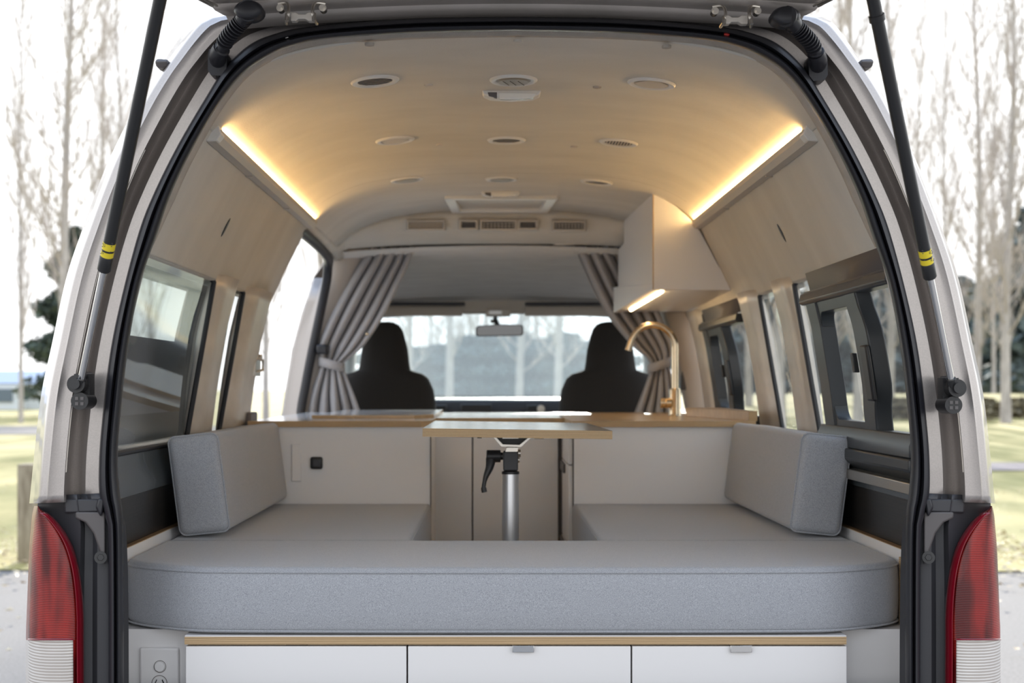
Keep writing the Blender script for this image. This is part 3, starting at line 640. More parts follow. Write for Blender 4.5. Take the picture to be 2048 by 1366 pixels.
# ceiling corner gussets closing the shell on the left above the open door
cg = MB(); cg.grid([[(-x, d, z) for d in (4.70, 5.2, 5.6, 5.95)] for x, z in ((.640, .552), (.655, .535), (.672, .525), (.69, .522))]); struct(cg.build('trim_17', M['felt'], None, 60, solid=.003))
cg = MB(); cg.grid([[(-x, 5.85+.05*k/4, z) for x, z in ((.50, .60-.0*k), (.60, .60), (.72, .60))] for k in range(5)]); 
for s in (-1, 1):
    g_ = MB(); rows = []
    for t in range(7):
        tt = t/6; rows.append([(s*lerp(.57, .64, tt), 5.60+.30*j/4, lerp(.60, .50, tt)-.06*(j/4)**2) for j in range(5)])
fl = struct(MB().box(-.86, .86, 2.84, 7.9, -.95, -.90).build('floor', vary(mat('grey_vinyl_floor', (.3, .29, .28), .5), (.26, .25, .24), (.34, .33, .32), 20), None, 0))
# cab: side window frames, windscreen, dash
for s in (-1, 1):
    c_ = MB()
    for d0, d1, z0, z1 in ((6.1, 8.0, -.95, -.12), (6.1, 7.15, .30, .40)):
        c_.loft([[(s*(interp([(-.9, .84), (-.12, .85), (.3, .775), (.4, .75)], z)), d, z) for d, z in ((d0, z0), (d1, z0), (d1, z1), (d0, z1))], [(s*(interp([(-.9, .88), (-.12, .89), (.3, .82), (.4, .79)], z)), d, z) for d, z in ((d0, z0), (d1, z0), (d1, z1), (d0, z1))]])
    c_.tube([(s*.86, 7.95, -.13), (s*.79, 7.5, .15), (s*.745, 7.1, .38)], .035, 10)
    struct(c_.build('wall_left' if s < 0 else 'wall_right', M['pillar_beige'], None, 40), 'cab side')
ws = []
for k in range(9):
    t = k/8; d = lerp(7.08, 7.78, t); z = lerp(.40, -.06, t); hw = lerp(.745, .86, t)
    ws.append([(hw*(-1+.2*j), d+.10*(1-(j/5-1)**2)-.05, z) for j in range(11)])
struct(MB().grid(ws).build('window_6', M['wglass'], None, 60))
vis = MB()
for x0, x1, s, nm in ((780, 925, -1, 'left'), (1050, 1215, 1, 'right')):
    v = thing('sun_visor', P((x0+x1)/2, 620, 6.92), f'pale sun visor folded up above the {nm} side of the windscreen', 'sun visor', 'cab sun visors')
    q0 = P(x0-40*(s < 0), 632, 6.90); q1 = P(x1+30*(s > 0), 612, 6.90)
    MB().loft([[(q0[0], d, z-.0), (q1[0], d, z)] + [(q1[0], d+.015, z), (q0[0], d+.015, z)] for d, z in ((6.90, q0[2]), (6.91, q1[2]-.002))]).build('visor_panel', M['plast_beige'], v, 30, .004)
    r0 = P(x0-10*(s < 0), 611, 6.87); r1 = P(x1+5, 604, 6.87); MB().box(r0[0], r1[0], 6.87, 6.90, r0[2], r1[2]).build('visor_edge', M['dark'], v, 30, .006)
# cab lamp
cl_ = thing('cab_lamp', P(996, 620, 6.9), 'small clear cab lamp above the rear-view mirror', 'lamp')
q = P(996, 626, 6.9); MB().box(q[0]-.06, q[0]+.06, 6.86, 6.93, q[2]-.017, q[2]+.02).build('housing', M['plast_beige'], cl_, 30, .008)
MB().box(q[0]-.045, q[0]+.02, 6.85, 6.87, q[2]-.012, q[2]+.012).build('lens', M['lampglass'], cl_, 30, .004)
# header moulding on the windscreen top
hm = MB(); hm.box(-.76, .76, 6.96, 7.04, .352, .43); struct(hm.build('trim_18', M['plast_beige'], None, 30, .012))
# rear-view mirror
rm = thing('rear_view_mirror', P(999, 645, 7.1), 'black framed rear-view mirror hanging in front of the windscreen', 'mirror')
q = P(999, 661, 7.0); pl_ = [(-.118, -.022), (-.108, -.030), (.11, -.026), (.118, -.016), (.118, .018), (.110, .028), (0, .030), (-.105, .024), (-.117, .014)]
MB().prism([(q[0]+a, q[2]+b) for a, b in pl_], 6.99, 7.02).build('mirror_housing', M['black'], rm, 40, .005)
MB().prism([(q[0]+a*.94, q[2]+b*.86) for a, b in pl_], 6.984, 6.9905).build('mirror_glass', M['mirror'], rm, 40)
MB().tube([(q[0], 7.03, q[2]+.01), (q[0]-.02, 7.06, q[2]+.05), (q[0]-.02, 7.10, q[2]+.075)], .012, 10).build('stalk', M['black'], rm)
q2 = P(989, 642, 7.05); MB().box(q2[0]-.02, q2[0]+.02, 7.05, 7.10, q2[2]-.008, q2[2]+.006).build('mirror_mount', M['black'], rm, 30, .004)
# dashboard
db = thing('dashboard', (0, 7.5, -.60), 'black dashboard across the cab below the windscreen', 'dashboard')
MB().loft([[(x, d, z) for d, z in ((7.30, -.62), (7.30, -.14), (7.33, -.075), (7.42, -.062), (7.9, -.085), (7.9, -.62))] for x in (-.83, 0, .83)]).build('dash_body', M['dark'], db, 30, .01)
for x0, x1, z0, z1, nm in ((-.20, -.04, -.155, -.095, 'radio'), (-.33, -.27, -.15, -.10, 'air_vent'), (.14, .22, -.15, -.10, 'gauge_cluster')):
    MB().box(x0, x1, 7.285, 7.31, z0, z1).build(nm, M['black'], db, 30, .006)
kn = P(1082, 818, 7.27); MB().cyl((kn[0], 7.26, kn[2]), (kn[0], 7.30, kn[2]), .020, 20).build('knob', M['steel'], db)
sw = thing('steering_wheel', (.52, 7.15, -.1), 'black steering wheel in front of the right seat', 'steering wheel')
MB().tube([(.52+.19*math.cos(t), 7.12+.06*math.sin(t), -.12+.18*math.sin(t)) for t in [2*PI*k/32 for k in range(32)]], .014, 10, closed=True).build('rim', M['black'], sw)
mm = MB(); mm.tube([(.34, 7.12, -.12), (.52, 7.14, -.13), (.70, 7.12, -.12)], .014, 8); mm.cyl((.52, 7.10, -.13), (.52, 7.35, -.25), .04); mm.build('hub', M['black'], sw)
# seats
def seat(cx, nm):
    t = thing('cab_seat', (cx, 6.45, -.90), f'black fabric {nm} cab seat with tall headrest seen from behind', 'seat', 'front cab seats')
    prof_ = [(-.45, .235, .16), (-.3, .24, .15), (-.15, .238, .13), (-.08, .232, .12), (-.02, .222, .11), (.03, .200, .10), (.052, .175, .09), (.062, .140, .085), (.070, .118, .08), (.10, .112, .07), (.16, .105, .06), (.22, .090, .055), (.255, .078, .05), (.275, .062, .042), (.285, .042, .03), (.289, .018, .018)]
    secs = []
    for z, hw, th in prof_:
        sec = []
        for k in range(28):
            a = 2*PI*k/28; c, s_ = math.cos(a), math.sin(a); sec.append((cx+hw*math.copysign(abs(c)**.6, c), 6.42+z*.12+th*math.copysign(abs(s_)**.8, s_), z))
        secs.append(sec)
    MB().loft(secs).build('backrest', M['seat'], t, 60)
    b_ = MB(); b_.box(cx-.25, cx+.25, 6.36, 6.95, -.55, -.38); b_.build('seat_base', M['seat'], t, 30, .04, 4)
    b_ = MB(); b_.box(cx-.22, cx+.22, 6.40, 6.85, -.90, -.55); b_.build('seat_box', M['dark'], t, 30, .01)
seat(-.525, 'left'); seat(.495, 'right')
# curtains
def curtain(rows, nm, s):
    t = thing('curtain', P((rows[-1][1]+rows[-1][2])/2, 830, 5.92), f'grey linen cab curtain gathered by a tie-back on the {nm} side', 'curtain', 'cab curtains')
    R = []; tb = [(r[0], r[1], r[2], r[3]) for r in rows]; NR = 60; NC = 90
    for i in range(NR+1):
        y = lerp(rows[0][0], rows[-1][0], i/NR)
        def sm(k):
            pts = [(r[0], r[k]) for r in rows]; ys_ = catmull(pts, 10); return interp(ys_, y)
        xl, xr, amp = sm(1), sm(2), max(.004, sm(3)); row = []
        for j in range(NC+1):
            u = j/NC; ph = u*2*PI*5.0+0.5*math.sin(u*5+1)
            uu = u+0.022*math.sin(ph*1.0+PI/2)*(1)
            w_ = math.sin(ph)
            fold = amp*(abs(w_)**.75*math.copysign(1, w_))
            row.append(P(lerp(xl, xr, min(1, max(0, uu))), y, 5.93+fold+.012*math.sin(i*.11+u*9)))
        R.append(row)
    MB().grid(R).build('cloth', M['curtain'], t, 80, solid=.004)
    # tie band
    k = next(r for r in rows if r[4]); q0 = P(k[1]-3, k[0]-6 if s < 0 else k[0]+8, 5.93); q1 = P(k[2]+3, k[0]+8 if s < 0 else k[0]-8, 5.93)
    bnd = MB(); secs = []
    for j in range(24):
        a = 2*PI*j/24; x = lerp(q0[0], q1[0], .5+.5*math.cos(a)); z = lerp(q0[2], q1[2], .5+.5*math.cos(a)); y = 5.93+.058*math.sin(a)
        secs.append([(x, y, z+.019), (x, y, z-.019)])
    bnd.grid(secs+[secs[0]]); bnd.build('tie_back', M['curtain'], t, 60, solid=.005)
    for j in range(5):
        p = P(lerp(rows[0][1]+6, rows[0][2]-6, j/4), 500, 5.885); hk = MB(); hk.tube([(p[0]-.006, p[1], p[2]+.02), (p[0]-.004, p[1], p[2]-.012), (p[0]+.004, p[1], p[2]-.016), (p[0]+.008, p[1], p[2]-.004)], .0025, 6)
        hk.build('hook', M['steel'], t)
    pb = P(*((734, 668, 5.86) if s < 0 else (1262, 660, 5.86)))
    if s < 0: MB().ball(pb, .0075).build('press_stud', M['warm_metal'], t)
curtain([(490, 742, 830, .022, 0), (530, 715, 816, .03, 0), (590, 678, 788, .034, 0), (640, 652, 762, .034, 0), (690, 633, 728, .028, 0), (715, 638, 700, .022, 0), (728, 641, 686, .018, 1), (745, 636, 690, .022, 0), (790, 618, 708, .03, 0), (840, 606, 726, .034, 0)], 'left', -1)
curtain([(490, 1146, 1250, .022, 0), (530, 1162, 1275, .03, 0), (590, 1190, 1305, .034, 0), (640, 1220, 1325, .034, 0), (690, 1262, 1345, .028, 0), (715, 1292, 1342, .022, 0), (730, 1299, 1338, .018, 1), (748, 1298, 1342, .022, 0), (790, 1282, 1352, .03, 0), (840, 1262, 1360, .034, 0)], 'right', 1)
# grab handles
for x0, x1, nm in ((745, 882, 'left'), (1110, 1245, 'right')):
    g = thing('grab_handle', P((x0+x1)/2, 482, 5.80), f'beige moulded grab handle above the {nm} curtain', 'grab handle', 'bulkhead grab handles')
    p0 = P(x0, 486, 5.77); p1 = P(x1, 480, 5.77)
    e0, e1 = (p0[0], p1[0])
    MB().tube(catmull([(e0, 5.82, p0[2]+.01), (e0+.02, 5.77, p0[2]), ((e0+e1)/2, 5.755, (p0[2]+p1[2])/2), (e1-.02, 5.77, p1[2]), (e1, 5.82, p1[2]+.01)], 6), .011, 10).build('grip', M['plast_beige'], g, 60)
    ends = MB(); ee = e1 if nm == 'left' else e0; ends.box(ee-.02, ee+.012, 5.76, 5.80, p1[2]-.014, p1[2]+.018); ends.build('end_cap', M['plast_white'], g, 30, .004)

# ================================================================= CEILING FITTINGS
def place_ceiling(px, py):
    d = .685*F/(VY-py)
    for _ in range(6):
        X = (px-VX)*d/F+CX; d = (ceil_z(X)-.004)*F/(VY-py)
    X = (px-VX)*d/F+CX; return X, d, ceil_z(X)-.003
vents = [(750, 163, 'slat', 'nearest row, left: louvred'), (1027, 161, 'white', ''), (1303, 168, 'blank', ''), (790, 281, 'blank', ''), (1013, 281, 'slat', ''), (1237, 286, 'grille', ''), (814, 360, 'white', ''), (1003, 359, 'white', ''), (1193, 365, 'dark', '')]
vl = ['round dark-slatted ceiling vent, left of the three nearest the rear opening', 'round ceiling vent with a bright open flap, directly behind the nearer ceiling lamp', 'round ceiling vent closed by a plain disc, right of the three nearest the opening',
      'round closed ceiling vent, left of the middle row', 'round dark vent at the centre of the middle row on the ceiling', 'round grille-faced ceiling vent, right of the middle row towards the hood',
      'small-looking round vent, left of the farthest row beyond the ceiling seam', 'round pale vent in the farthest row just behind the farther lamp', 'round dark open vent, right of the farthest row beside the range hood']
for (px, py, kd, _), lab in zip(vents, vl):
    X, d, z = place_ceiling(px, py); t = thing('ceiling_vent', (X, d, z), lab, 'vent', 'round ceiling vents')
    sl = (ceil_z(abs(X)+.03)-ceil_z(abs(X)-.03))/.06*(1 if X > 0 else -1)
    def q(r, a, dz): x = r*math.cos(a); return (X+x, d+r*math.sin(a), z+sl*x+dz)
    N = 40
    MB().grid([[q(r, 2*PI*k/N, dz) for k in range(N)] for r, dz in ((.054, .004), (.054, -.001), (.050, -.0045), (.044, -.0045), (.039, -.002), (.038, .002))], close=True).build('vent_ring', M['plast_white'], t, 40)
    fm = {'slat': 'dark2', 'white': 'plast_beige', 'blank': 'plast_beige', 'grille': 'dark2', 'dark': 'dark2'}[kd]
    MB().grid([[q(r, 2*PI*k/N, -.0005) for k in range(N)] for r in (.0385, .0005)], close=True).build('vent_face', M[fm], t, 40)
    sb = MB()
    if kd in ('slat', 'grille', 'white', 'blank'):
        ns = {'slat': 5, 'grille': 9, 'white': 2, 'blank': 1}[kd]
        for k in range(ns):
            v = (-1+2*(k+.5)/ns)*.036
            if kd == 'blank': 
                sb.grid([[q(r, 2*PI*k2/N, -.003) for k2 in range(N)] for r in (.035, .0005)], close=True); continue
            if kd == 'white':
                sb.grid([[q(r, 2*PI*k2/N, -.006) for k2 in range(N)] for r in (.034, .0005)], close=True); continue
            L2_ = math.sqrt(max(0, .037**2-v*v))
            if kd == 'slat': sb.loft([[(X+x, d+v-.003, z+sl*x-.0022), (X+x, d+v-.0015, z+sl*x-.001), (X+x, d+v-.0005, z+sl*x-.001), (X+x, d+v-.002, z+sl*x-.0022)] for x in (-L2_, L2_)])
            else: sb.loft([[(X+v-.0012, d+y, z+sl*v-.0025), (X+v+.0012, d+y, z+sl*v-.0025), (X+v+.0012, d+y, z+sl*v+.001), (X+v-.0012, d+y, z+sl*v+.001)] for y in (-L2_, L2_)])
        sb.build('flap' if kd in ('white', 'blank') else 'louvre', M['plast_white'] if kd == 'white' else M['plast_beige'], t, 30)
    if kd == 'white' and py == 161:
        s3 = MB()
        for v in (-.018, -.002, .016): s3.tube([(X+v-.006, d-.022, z-.0075), (X+v+.008, d+.020, z-.0075)], .0009, 4)
        s3.build('slit', M['black'], t)
for px, py, nm in ((1035, 84, 'at the centre of the rear ceiling edge'), (739, 90, 'left near the rear ceiling edge'), (1333, 95, 'right near the rear ceiling edge'), (857, 171, 'between left and centre vents of the nearest row'), (1194, 175, 'between centre and right vents of the nearest row'), (879, 290, 'between left and centre vents of the middle row'), (1148, 294, 'between centre and right vents of the middle row')):
    X, d, z = place_ceiling(px, py)
    tag(MB().tube([(X, d, z+.003), (X, d, z-.002), (X, d, z-.003)], [.0095, .0095, .006], 20).build('trim_plug', M['felt_edge'] if px in (739, 1333, 1194) else M['plast_beige'], None), f'tiny round headliner plug {nm}', 'trim plug', 'headliner plugs')
for px, py, nm in ((1023, 186, 'nearer'), (1001, 385, 'farther')):
    X, d, z = place_ceiling(px, py); t = thing('ceiling_lamp', (X, d, z), f'{nm} slim white ceiling lamp with a clear lens and switch', 'lamp', 'slim ceiling lamps')
    poly = [(-.069, 0), (-.066, -.010), (-.050, -.017), (0, -.020), (.050, -.017), (.066, -.010), (.069, 0)]
    MB().prism([(X+a, z+b+.002) for a, b in poly], d-.022, d+.022).build('lamp_housing', M['plast_white'], t, 40, .003)
    MB().prism([(X+a, z+b) for a, b in [(-.030, -.004), (-.028, -.020), (.015, -.0205), (.052, -.0165), (.058, -.006)]], d-.0245, d-.008).build('lamp_lens', M['lampglass'], t, 40, .002)
    MB().prism([(X+a, z+b) for a, b in [(-.056, -.004), (-.053, -.013), (-.034, -.017), (-.034, -.004)]], d-.0235, d-.01).build('switch', M['dark2'], t, 40, .001)
# roof console
X0, d0_ = -.008, 5.34; t = thing('roof_console', (X0, d0_, .67), 'white-framed rectangular panel on the front ceiling behind the farther lamp', 'ceiling panel')
fr = MB(); z = .680
outer = [(-.205, 5.13), (.205, 5.13), (.185, 5.54), (-.19, 5.54)]; inner_ = [(-.165, 5.155), (.165, 5.155), (.150, 5.50), (-.153, 5.50)]
def zc(x, o): return ceil_z(x)+o
fr.grid([[(x+X0, y, zc(x, o)) for x, y in pp] for pp, o in ((outer, .002), (outer, -.014), (inner_, -.016), (inner_, .001))], close=True)
fr.build('frame', M['plast_white'], t, 30, .004)
MB().quad(*[(x*1.0+X0, y, zc(x, -.003)) for x, y in inner_]).build('inset_panel', M['plast_beige'], t, 0)
# bulkhead air vents and recesses
def bulk_d(py):
    z = (VY-py)*5.66/F; t = interp([(-a[1], i/8) for i, a in enumerate([(0, r[len(r)//2][2]) for r in bk[:9]])], -z); return 5.58+.18*(1-math.cos(t*PI/2)), z
def bulk_item(name, x0, x1, y0, y1, label, cat, kind, grp=None):
    d = bulk_d((y0+y1)/2)[0]-.022; a = P(x0, y1, d); b = P(x1, y0, d); t = thing(name, ((a[0]+b[0])/2, d, a[2]), label, cat, grp)
    w = .007
    fm = MB()
    def ring(e, dd): return [(a[0]-e, d+dd+.010*0, a[2]-e), (b[0]+e, d+dd, a[2]-e), (b[0]+e, d+dd-.0, b[2]+e), (a[0]-e, d+dd, b[2]+e)]
    fm.grid([ring(.010, .03), ring(.010, .0), ring(.006, -.006), ring(.0, -.006), ring(-.003, .012)], close=True); fm.build('bezel', M['plast_beige'], t, 30, .002)
    bk_ = {'open': 'black', 'closed': 'plast_beige', 'recess': 'dark2'}[kind]
    MB().quad((a[0], d+.010, a[2]), (b[0], d+.010, a[2]), (b[0], d+.010, b[2]), (a[0], d+.010, b[2])).build('back', M[bk_], t, 0)
    if kind != 'recess':
        lv = MB(); n = 9
        for k in range(n):
            x = lerp(a[0]+.008, b[0]-.008, k/(n-1)); lv.box(x-.0012, x+.0012, d-.001, d+.008, a[2]+.002, b[2]-.002)
        for k in range(1, 3):
            zz_ = lerp(a[2], b[2], k/3); lv.box(a[0]+.003, b[0]-.003, d+.000, d+.006, zz_-.0012, zz_+.0012)
        lv.build('louvre', M['plast_beige'], t, 0)
    return t
bulk_item('air_vent', 818, 886, 444, 457, 'closed beige louvred air vent on the left of the front bulkhead', 'vent', 'closed', 'bulkhead air vents')
bulk_item('air_vent', 964, 1030, 443, 457, 'dark-slotted air vent at the centre of the front bulkhead', 'vent', 'open', 'bulkhead air vents')
bulk_item('air_vent', 1108, 1168, 445, 458, 'dark-slotted air vent on the right of the front bulkhead', 'vent', 'open', 'bulkhead air vents')
t = bulk_item('fan_control', 922, 952, 443, 456, 'recessed fan control with a small lever left of the central air vent', 'control', 'recess')
p = P(942, 450, 5.60); MB().box(p[0]-.004, p[0]+.004, 5.60, 5.66, p[2]-.010, p[2]+.006).build('lever', M['plast_white'], t, 30, .002)
bulk_item('storage_recess', 1040, 1072, 443, 456, 'small empty recess right of the central air vent', 'recess', 'recess')
# LED strips
for s, nm in ((-1, 'left'), (1, 'right')):
    x, z = s*.640, .546; d0, d1 = 3.05, 4.745
    t = thing('led_strip_light', (x, (d0+d1)/2, z), f'long lit LED strip light along the {nm} edge of the ceiling', 'light', 'LED strips along the ceiling edges')
    sec = lambda d: [(x+s*.012, d, z+.010), (x-s*.001, d, z+.011), (x-s*.012, d, z-.001), (x-s*.0145, d, z+.0035), (x-s*.0165, d, z+.002), (x-s*.014, d, z-.010), (x-s*.004, d, z-.022), (x+s*.014, d, z-.024)]
    MB().loft([sec(d0), sec(d1)]).build('aluminium_channel', M['plast_beige'], t, 20)
    sc2 = lambda d: [(x+s*.002, d, z+.010), (x-s*.001, d, z+.0155), (x-s*.0135, d, z+.0025), (x-s*.0115, d, z-.003)]
    MB().loft([sc2(d0+.035), sc2(d1-.004)]).build('diffuser', M['led'], t, 20)
    e_ = MB(); e_.loft([[(x+s*.013, d, z+.013), (x-s*.009, d, z+.0165), (x-s*.017, d, z-.008), (x-s*.006, d, z-.021), (x+s*.015, d, z-.023)] for d in (d0-.004, d0+.035)]); e_.build('end_cap', M['plast_white'], t, 30, .002)
    c_ = MB()
    for dd in (3.55, 4.2): c_.box(*sorted((x+s*.0, x+s*.018)), dd-.006, dd+.006, z-.026, z-.018)
    c_.build('clip', M['steel'], t, 0)

# ================================================================= FURNITURE
CZ = -.365
# rear bed cushion
def inset_poly(x0, d0, xb, db, n=12):
    pts = [(-x0, db)]
    for k in range(n+1):
        a = PI/2*k/n; pts.append((-(x0-.26*(1-math.cos(a))*1.0) if False else -(x0-.24+.24*math.cos(a)), db_c(a)))
    return pts
def cushion_outline():
    L_ = [(-.815, 3.36), (-.815, 3.03), (-.808, 2.985), (-.775, 2.94), (-.725, 2.905), (-.66, 2.872), (-.58, 2.857), (-.3, 2.850), (0, 2.850)]
    L_ = L_[:1]+catmull(L_[1:], 4)
    return L_+[(-x, y) for x, y in L_[::-1][1:]]
def soft(outline, z0, z1, name, m, parent, r=.018, puff=.006):
    # rounded slab from a plan outline
    cx = sum(p[0] for p in outline)/len(outline); cy = sum(p[1] for p in outline)/len(outline); n = len(outline)
    def ins(k):
        out = []
        for i, p in enumerate(outline):
            a = Vector(outline[i-1]); b = Vector(outline[(i+1) % n]); q = Vector(p); t1 = (q-a).normalized(); t2 = (b-q).normalized(); nn = Vector((-(t1+t2).y, (t1+t2).x))
            if nn.length < 1e-6: nn = Vector((0, 0))
            else: nn.normalize()
            c = Vector((cx, cy))-q
            if nn.dot(c) < 0: nn = -nn
            den = max(.5, abs(nn.dot(Vector((-t1.y, t1.x))))); out.append(q+nn*k/den)
        return out
    secs = []
    for k, z in ((r, z0), (r*.3, z0+r*.3), (0, z0+r), (-puff*.7, lerp(z0, z1, .35)), (-puff*.7, lerp(z0, z1, .65)), (0, z1-r), (r*.25, z1-r*.28), (r*.6, z1-r*.05), (r*1.1, z1)):
        secs.append([(p.x, p.y, z) for p in ins(k)])
    mb = MB(); mb.loft(secs); return mb.build(name, m, parent, 50)
ol = cushion_outline()
bc = tag(soft(ol, CZ-.135, CZ, 'bench_cushion', M['cushion'], None, .016, .003), 'long blue-grey cushion with rounded corners across the rear opening', 'cushion', 'seat cushions')
pp = MB()
for z, k in ((CZ-.010, .001), (CZ-.128, .003)): pp.tube([(x*.999, y-.0005, z) for x, y in ol], .0022, 6)
pp.build('piping', M['cushion'], bc)
for s, nm in ((-1, 'left'), (1, 'right')):
    xi = -.232 if s < 0 else .208
    o2 = [(s*.812, 3.365), (xi, 3.365), (xi, 3.6), (xi, 4.0), (xi, 4.413), (s*.812, 4.413)]
    c_ = tag(soft(o2, CZ-.135, CZ-.001, 'bench_cushion', M['cushion'], None, .014, .002), f'{nm} side blue-grey seat cushion beside the table leg', 'cushion', 'seat cushions')
    p_ = MB(); p_.tube([(xi+s*.003, 3.37, CZ-.008), (xi+s*.003, 4.41, CZ-.008)], .002, 6); p_.build('piping', M['cushion'], c_)
# leaning backrest cushions
for s, nm in ((-1, 'left'), (1, 'right')):
    b0 = Vector((s*.672, 3.40, CZ+.004)); th = .118; H = .236; ln = 1.0; lean = .13
    secs = []
    prof3 = []
    w_, h_, r = th, H, .016
    for cx_, cz_, a0 in ((w_-r, r, -PI/2), (w_-r, h_-r, 0), (r, h_-r, PI/2), (r, r, PI)):
        for k in range(5):
            a = a0+PI/2*k/4; prof3.append((cx_+r*math.cos(a), cz_+r*math.sin(a)))
    def sec(d, e):
        out = []
        cxm, czm = w_/2, h_/2
        for x, z in prof3:
            x2 = cxm+(x-cxm)*e; z2 = czm+(z-czm)*(1-(1-e)*.5) 
            puff = .004*math.sin(PI*z/h_)*(1 if x < cxm else -1)*-1
            X_ = x2+z2*lean+puff; out.append((s*(.672+X_) , d, CZ+.004+z2-x2*.10+.012))
        return out
    for d, e in ((3.40, .74), (3.404, .90), (3.412, .98), (3.425, 1), (3.7, 1), (4.1, 1), (4.375, 1), (4.39, .97), (4.397, .8)): secs.append(sec(d, e))
    b_ = tag(MB().loft(secs).build('back_cushion', M['cushion'], None, 50), f'upright blue-grey back cushion leaning against the {nm} wall under the window', 'cushion', 'back cushions')
    pts = [p for p in sec(3.412, 1.0)]
    MB().tube(pts, .002, 6, closed=True).build('piping', M['cushion'], b_)
# bed base: side panels, drawers
bb = thing('bed_base', (0, 3.1, -.90), 'white bed base cabinet with plywood top edge and three drawers below the rear cushion', 'cabinet')
zt = (VY-1273)*2.86/F; zb = (VY-1289)*2.86/F
bd_ = MB(); x0, x1 = P(369, 0, 2.86)[0], P(1693, 0, 2.86)[0]
bd_.box(x0, x1, 2.86, 3.30, zb, zt); bd_.build('platform_edge', M['ply'], bb, 0)
MB().box(x0+.001, x1-.001, 2.858, 3.30, zt, zt+.0025).build('platform_top', M['laminate'], bb, 0)
MB().box(-.79, .79, 3.06, 4.40, CZ-.16, CZ-.137).build('slatted_platform', M['ply'], bb, 0)
car = MB(); car.box(x0+.004, x1-.004, 2.885, 3.30, -.90, zb-.002); car.build('carcass', M['groove'], bb, 0)
zt2 = (VY-1293)*2.86/F
for a, b, h in ((371, 812.5, None), (816, 1261.5, (1025, 1068)), (1265, 1694, (1461, 1504))):
    A, B = P(a, 0, 2.86)[0], P(b, 0, 2.86)[0]
    dr = MB().box(A, B, 2.862, 2.884, -.86, zt2).build('drawer', M['laminate'], bb, 30, .0012)
    if a > 816: dr['label'] = 'right drawer with small metal tab pull'
    if h:
        h0, h1 = P(h[0], 0, 2.855)[0], P(h[1], 0, 2.855)[0]; hh = MB()
        hh.box(h0, h1, 2.8545, 2.8565, zt2-.011, zt2+.003); hh.box(h0, h1, 2.8545, 2.884, zt2+.0015, zt2+.003); hh.build('tab_pull', M['chrome'], dr, 20, .0006)
    else: MB().box(A+.2, A+.244, 2.87, 2.88, zt2-.0006, zt2+.0006).build('finger_gap', M['groove'], dr, 0)
for s in (-1, 1):
    a, b = (-.832, x0) if s < 0 else (x1, .812)
    sp_ = MB().box(a, b, 2.93, 3.0, -.90, CZ-.137).build('side_panel', M['laminate'], bb, 0)
    if s > 0: MB().box(.812, .826, 2.925, 2.99, -.90, -.36).build('ply_strip', M['ply'], bb, 0)
# power socket
k0, k1 = P(281, 1294, 2.928), P(359, 1460, 2.928)
so = thing('power_socket', (k0[0], 2.93, k1[2]), 'grey-white wall power socket with round switch left of the drawers', 'socket')
MB().box(k0[0], k1[0], 2.920, 2.930, k1[2], k0[2]).build('faceplate', M['laminate'], so, 30, .007, 4)
q = P(320, 1333, 2.92); MB().tube([(q[0], 2.921, q[2]), (q[0], 2.914, q[2])], .0105, 28).build('switch', M['laminate'], so, 30, .0015)
MB().tube([(q[0]+.0122*math.cos(t), 2.9195, q[2]+.0122*math.sin(t)) for t in [2*PI*k/28 for k in range(28)]], .0006, 5, closed=True).build('switch_ring', M['groove'], so)
q = P(319, 1366, 2.92); MB().tube([(q[0]+.0155*math.cos(t), 2.9195, q[2]+.0155*math.sin(t)) for t in [2*PI*k/28 for k in range(28)]], .0007, 5, closed=True).build('socket_ring', M['groove'], so)
sl = MB()
for s in (-1, 1): sl.tube([(q[0]+s*.009, 2.9195, q[2]-.001), (q[0]+s*.0055, 2.9195, q[2]+.007)], .0012, 4)
sl.tube([(q[0], 2.9195, q[2]-.012), (q[0], 2.9195, q[2]-.004)], .0012, 4); sl.build('slot', M['black'], so)
# kitchen / side units
TZ = -.1103
lu = thing('kitchen_unit', (-.51, 4.7, -.90), 'white cabinet on the left behind the seat with a black round-cornered switch', 'cabinet', 'white kitchen cabinets')
MB().box(-.80, -.2335, 4.42, 5.80, -.90, TZ-.019).build('cabinet_body', M['laminate'], lu, 0)
MB().box(-.2345, -.2305, 4.418, 4.425, -.90, TZ-.019).build('ply_edge', M['groove'], lu, 0)
p0, p1 = P(583, 888, 4.415), P(603, 963, 4.415); MB().box(p0[0], p1[0], 4.412, 4.42, p1[2], p0[2]).build('access_plate', M['laminate'], lu, 30, .003)
p = P(633, 926, 4.41); b_ = MB().box(p[0]-.019, p[0]+.019, 4.402, 4.42, p[2]-.019, p[2]+.019).build('switch', M['black'], lu, 30, .007, 4)
MB().box(p[0]-.011, p[0]+.011, 4.399, 4.404, p[2]-.012, p[2]+.012).build('rocker', M['dark'], b_, 30, .002)
ru = thing('kitchen_unit', (.5, 4.7, -.90), 'white sink cabinet on the right behind the seat under the kitchen tap', 'cabinet', 'white kitchen cabinets')
MB().box(.212, .79, 4.42, 5.80, -.90, TZ-.019).build('cabinet_body', M['laminate'], ru, 0)
MB().box(.2085, .2125, 4.418, 4.425, -.90, TZ-.019).build('ply_edge', M['groove'], ru, 0)
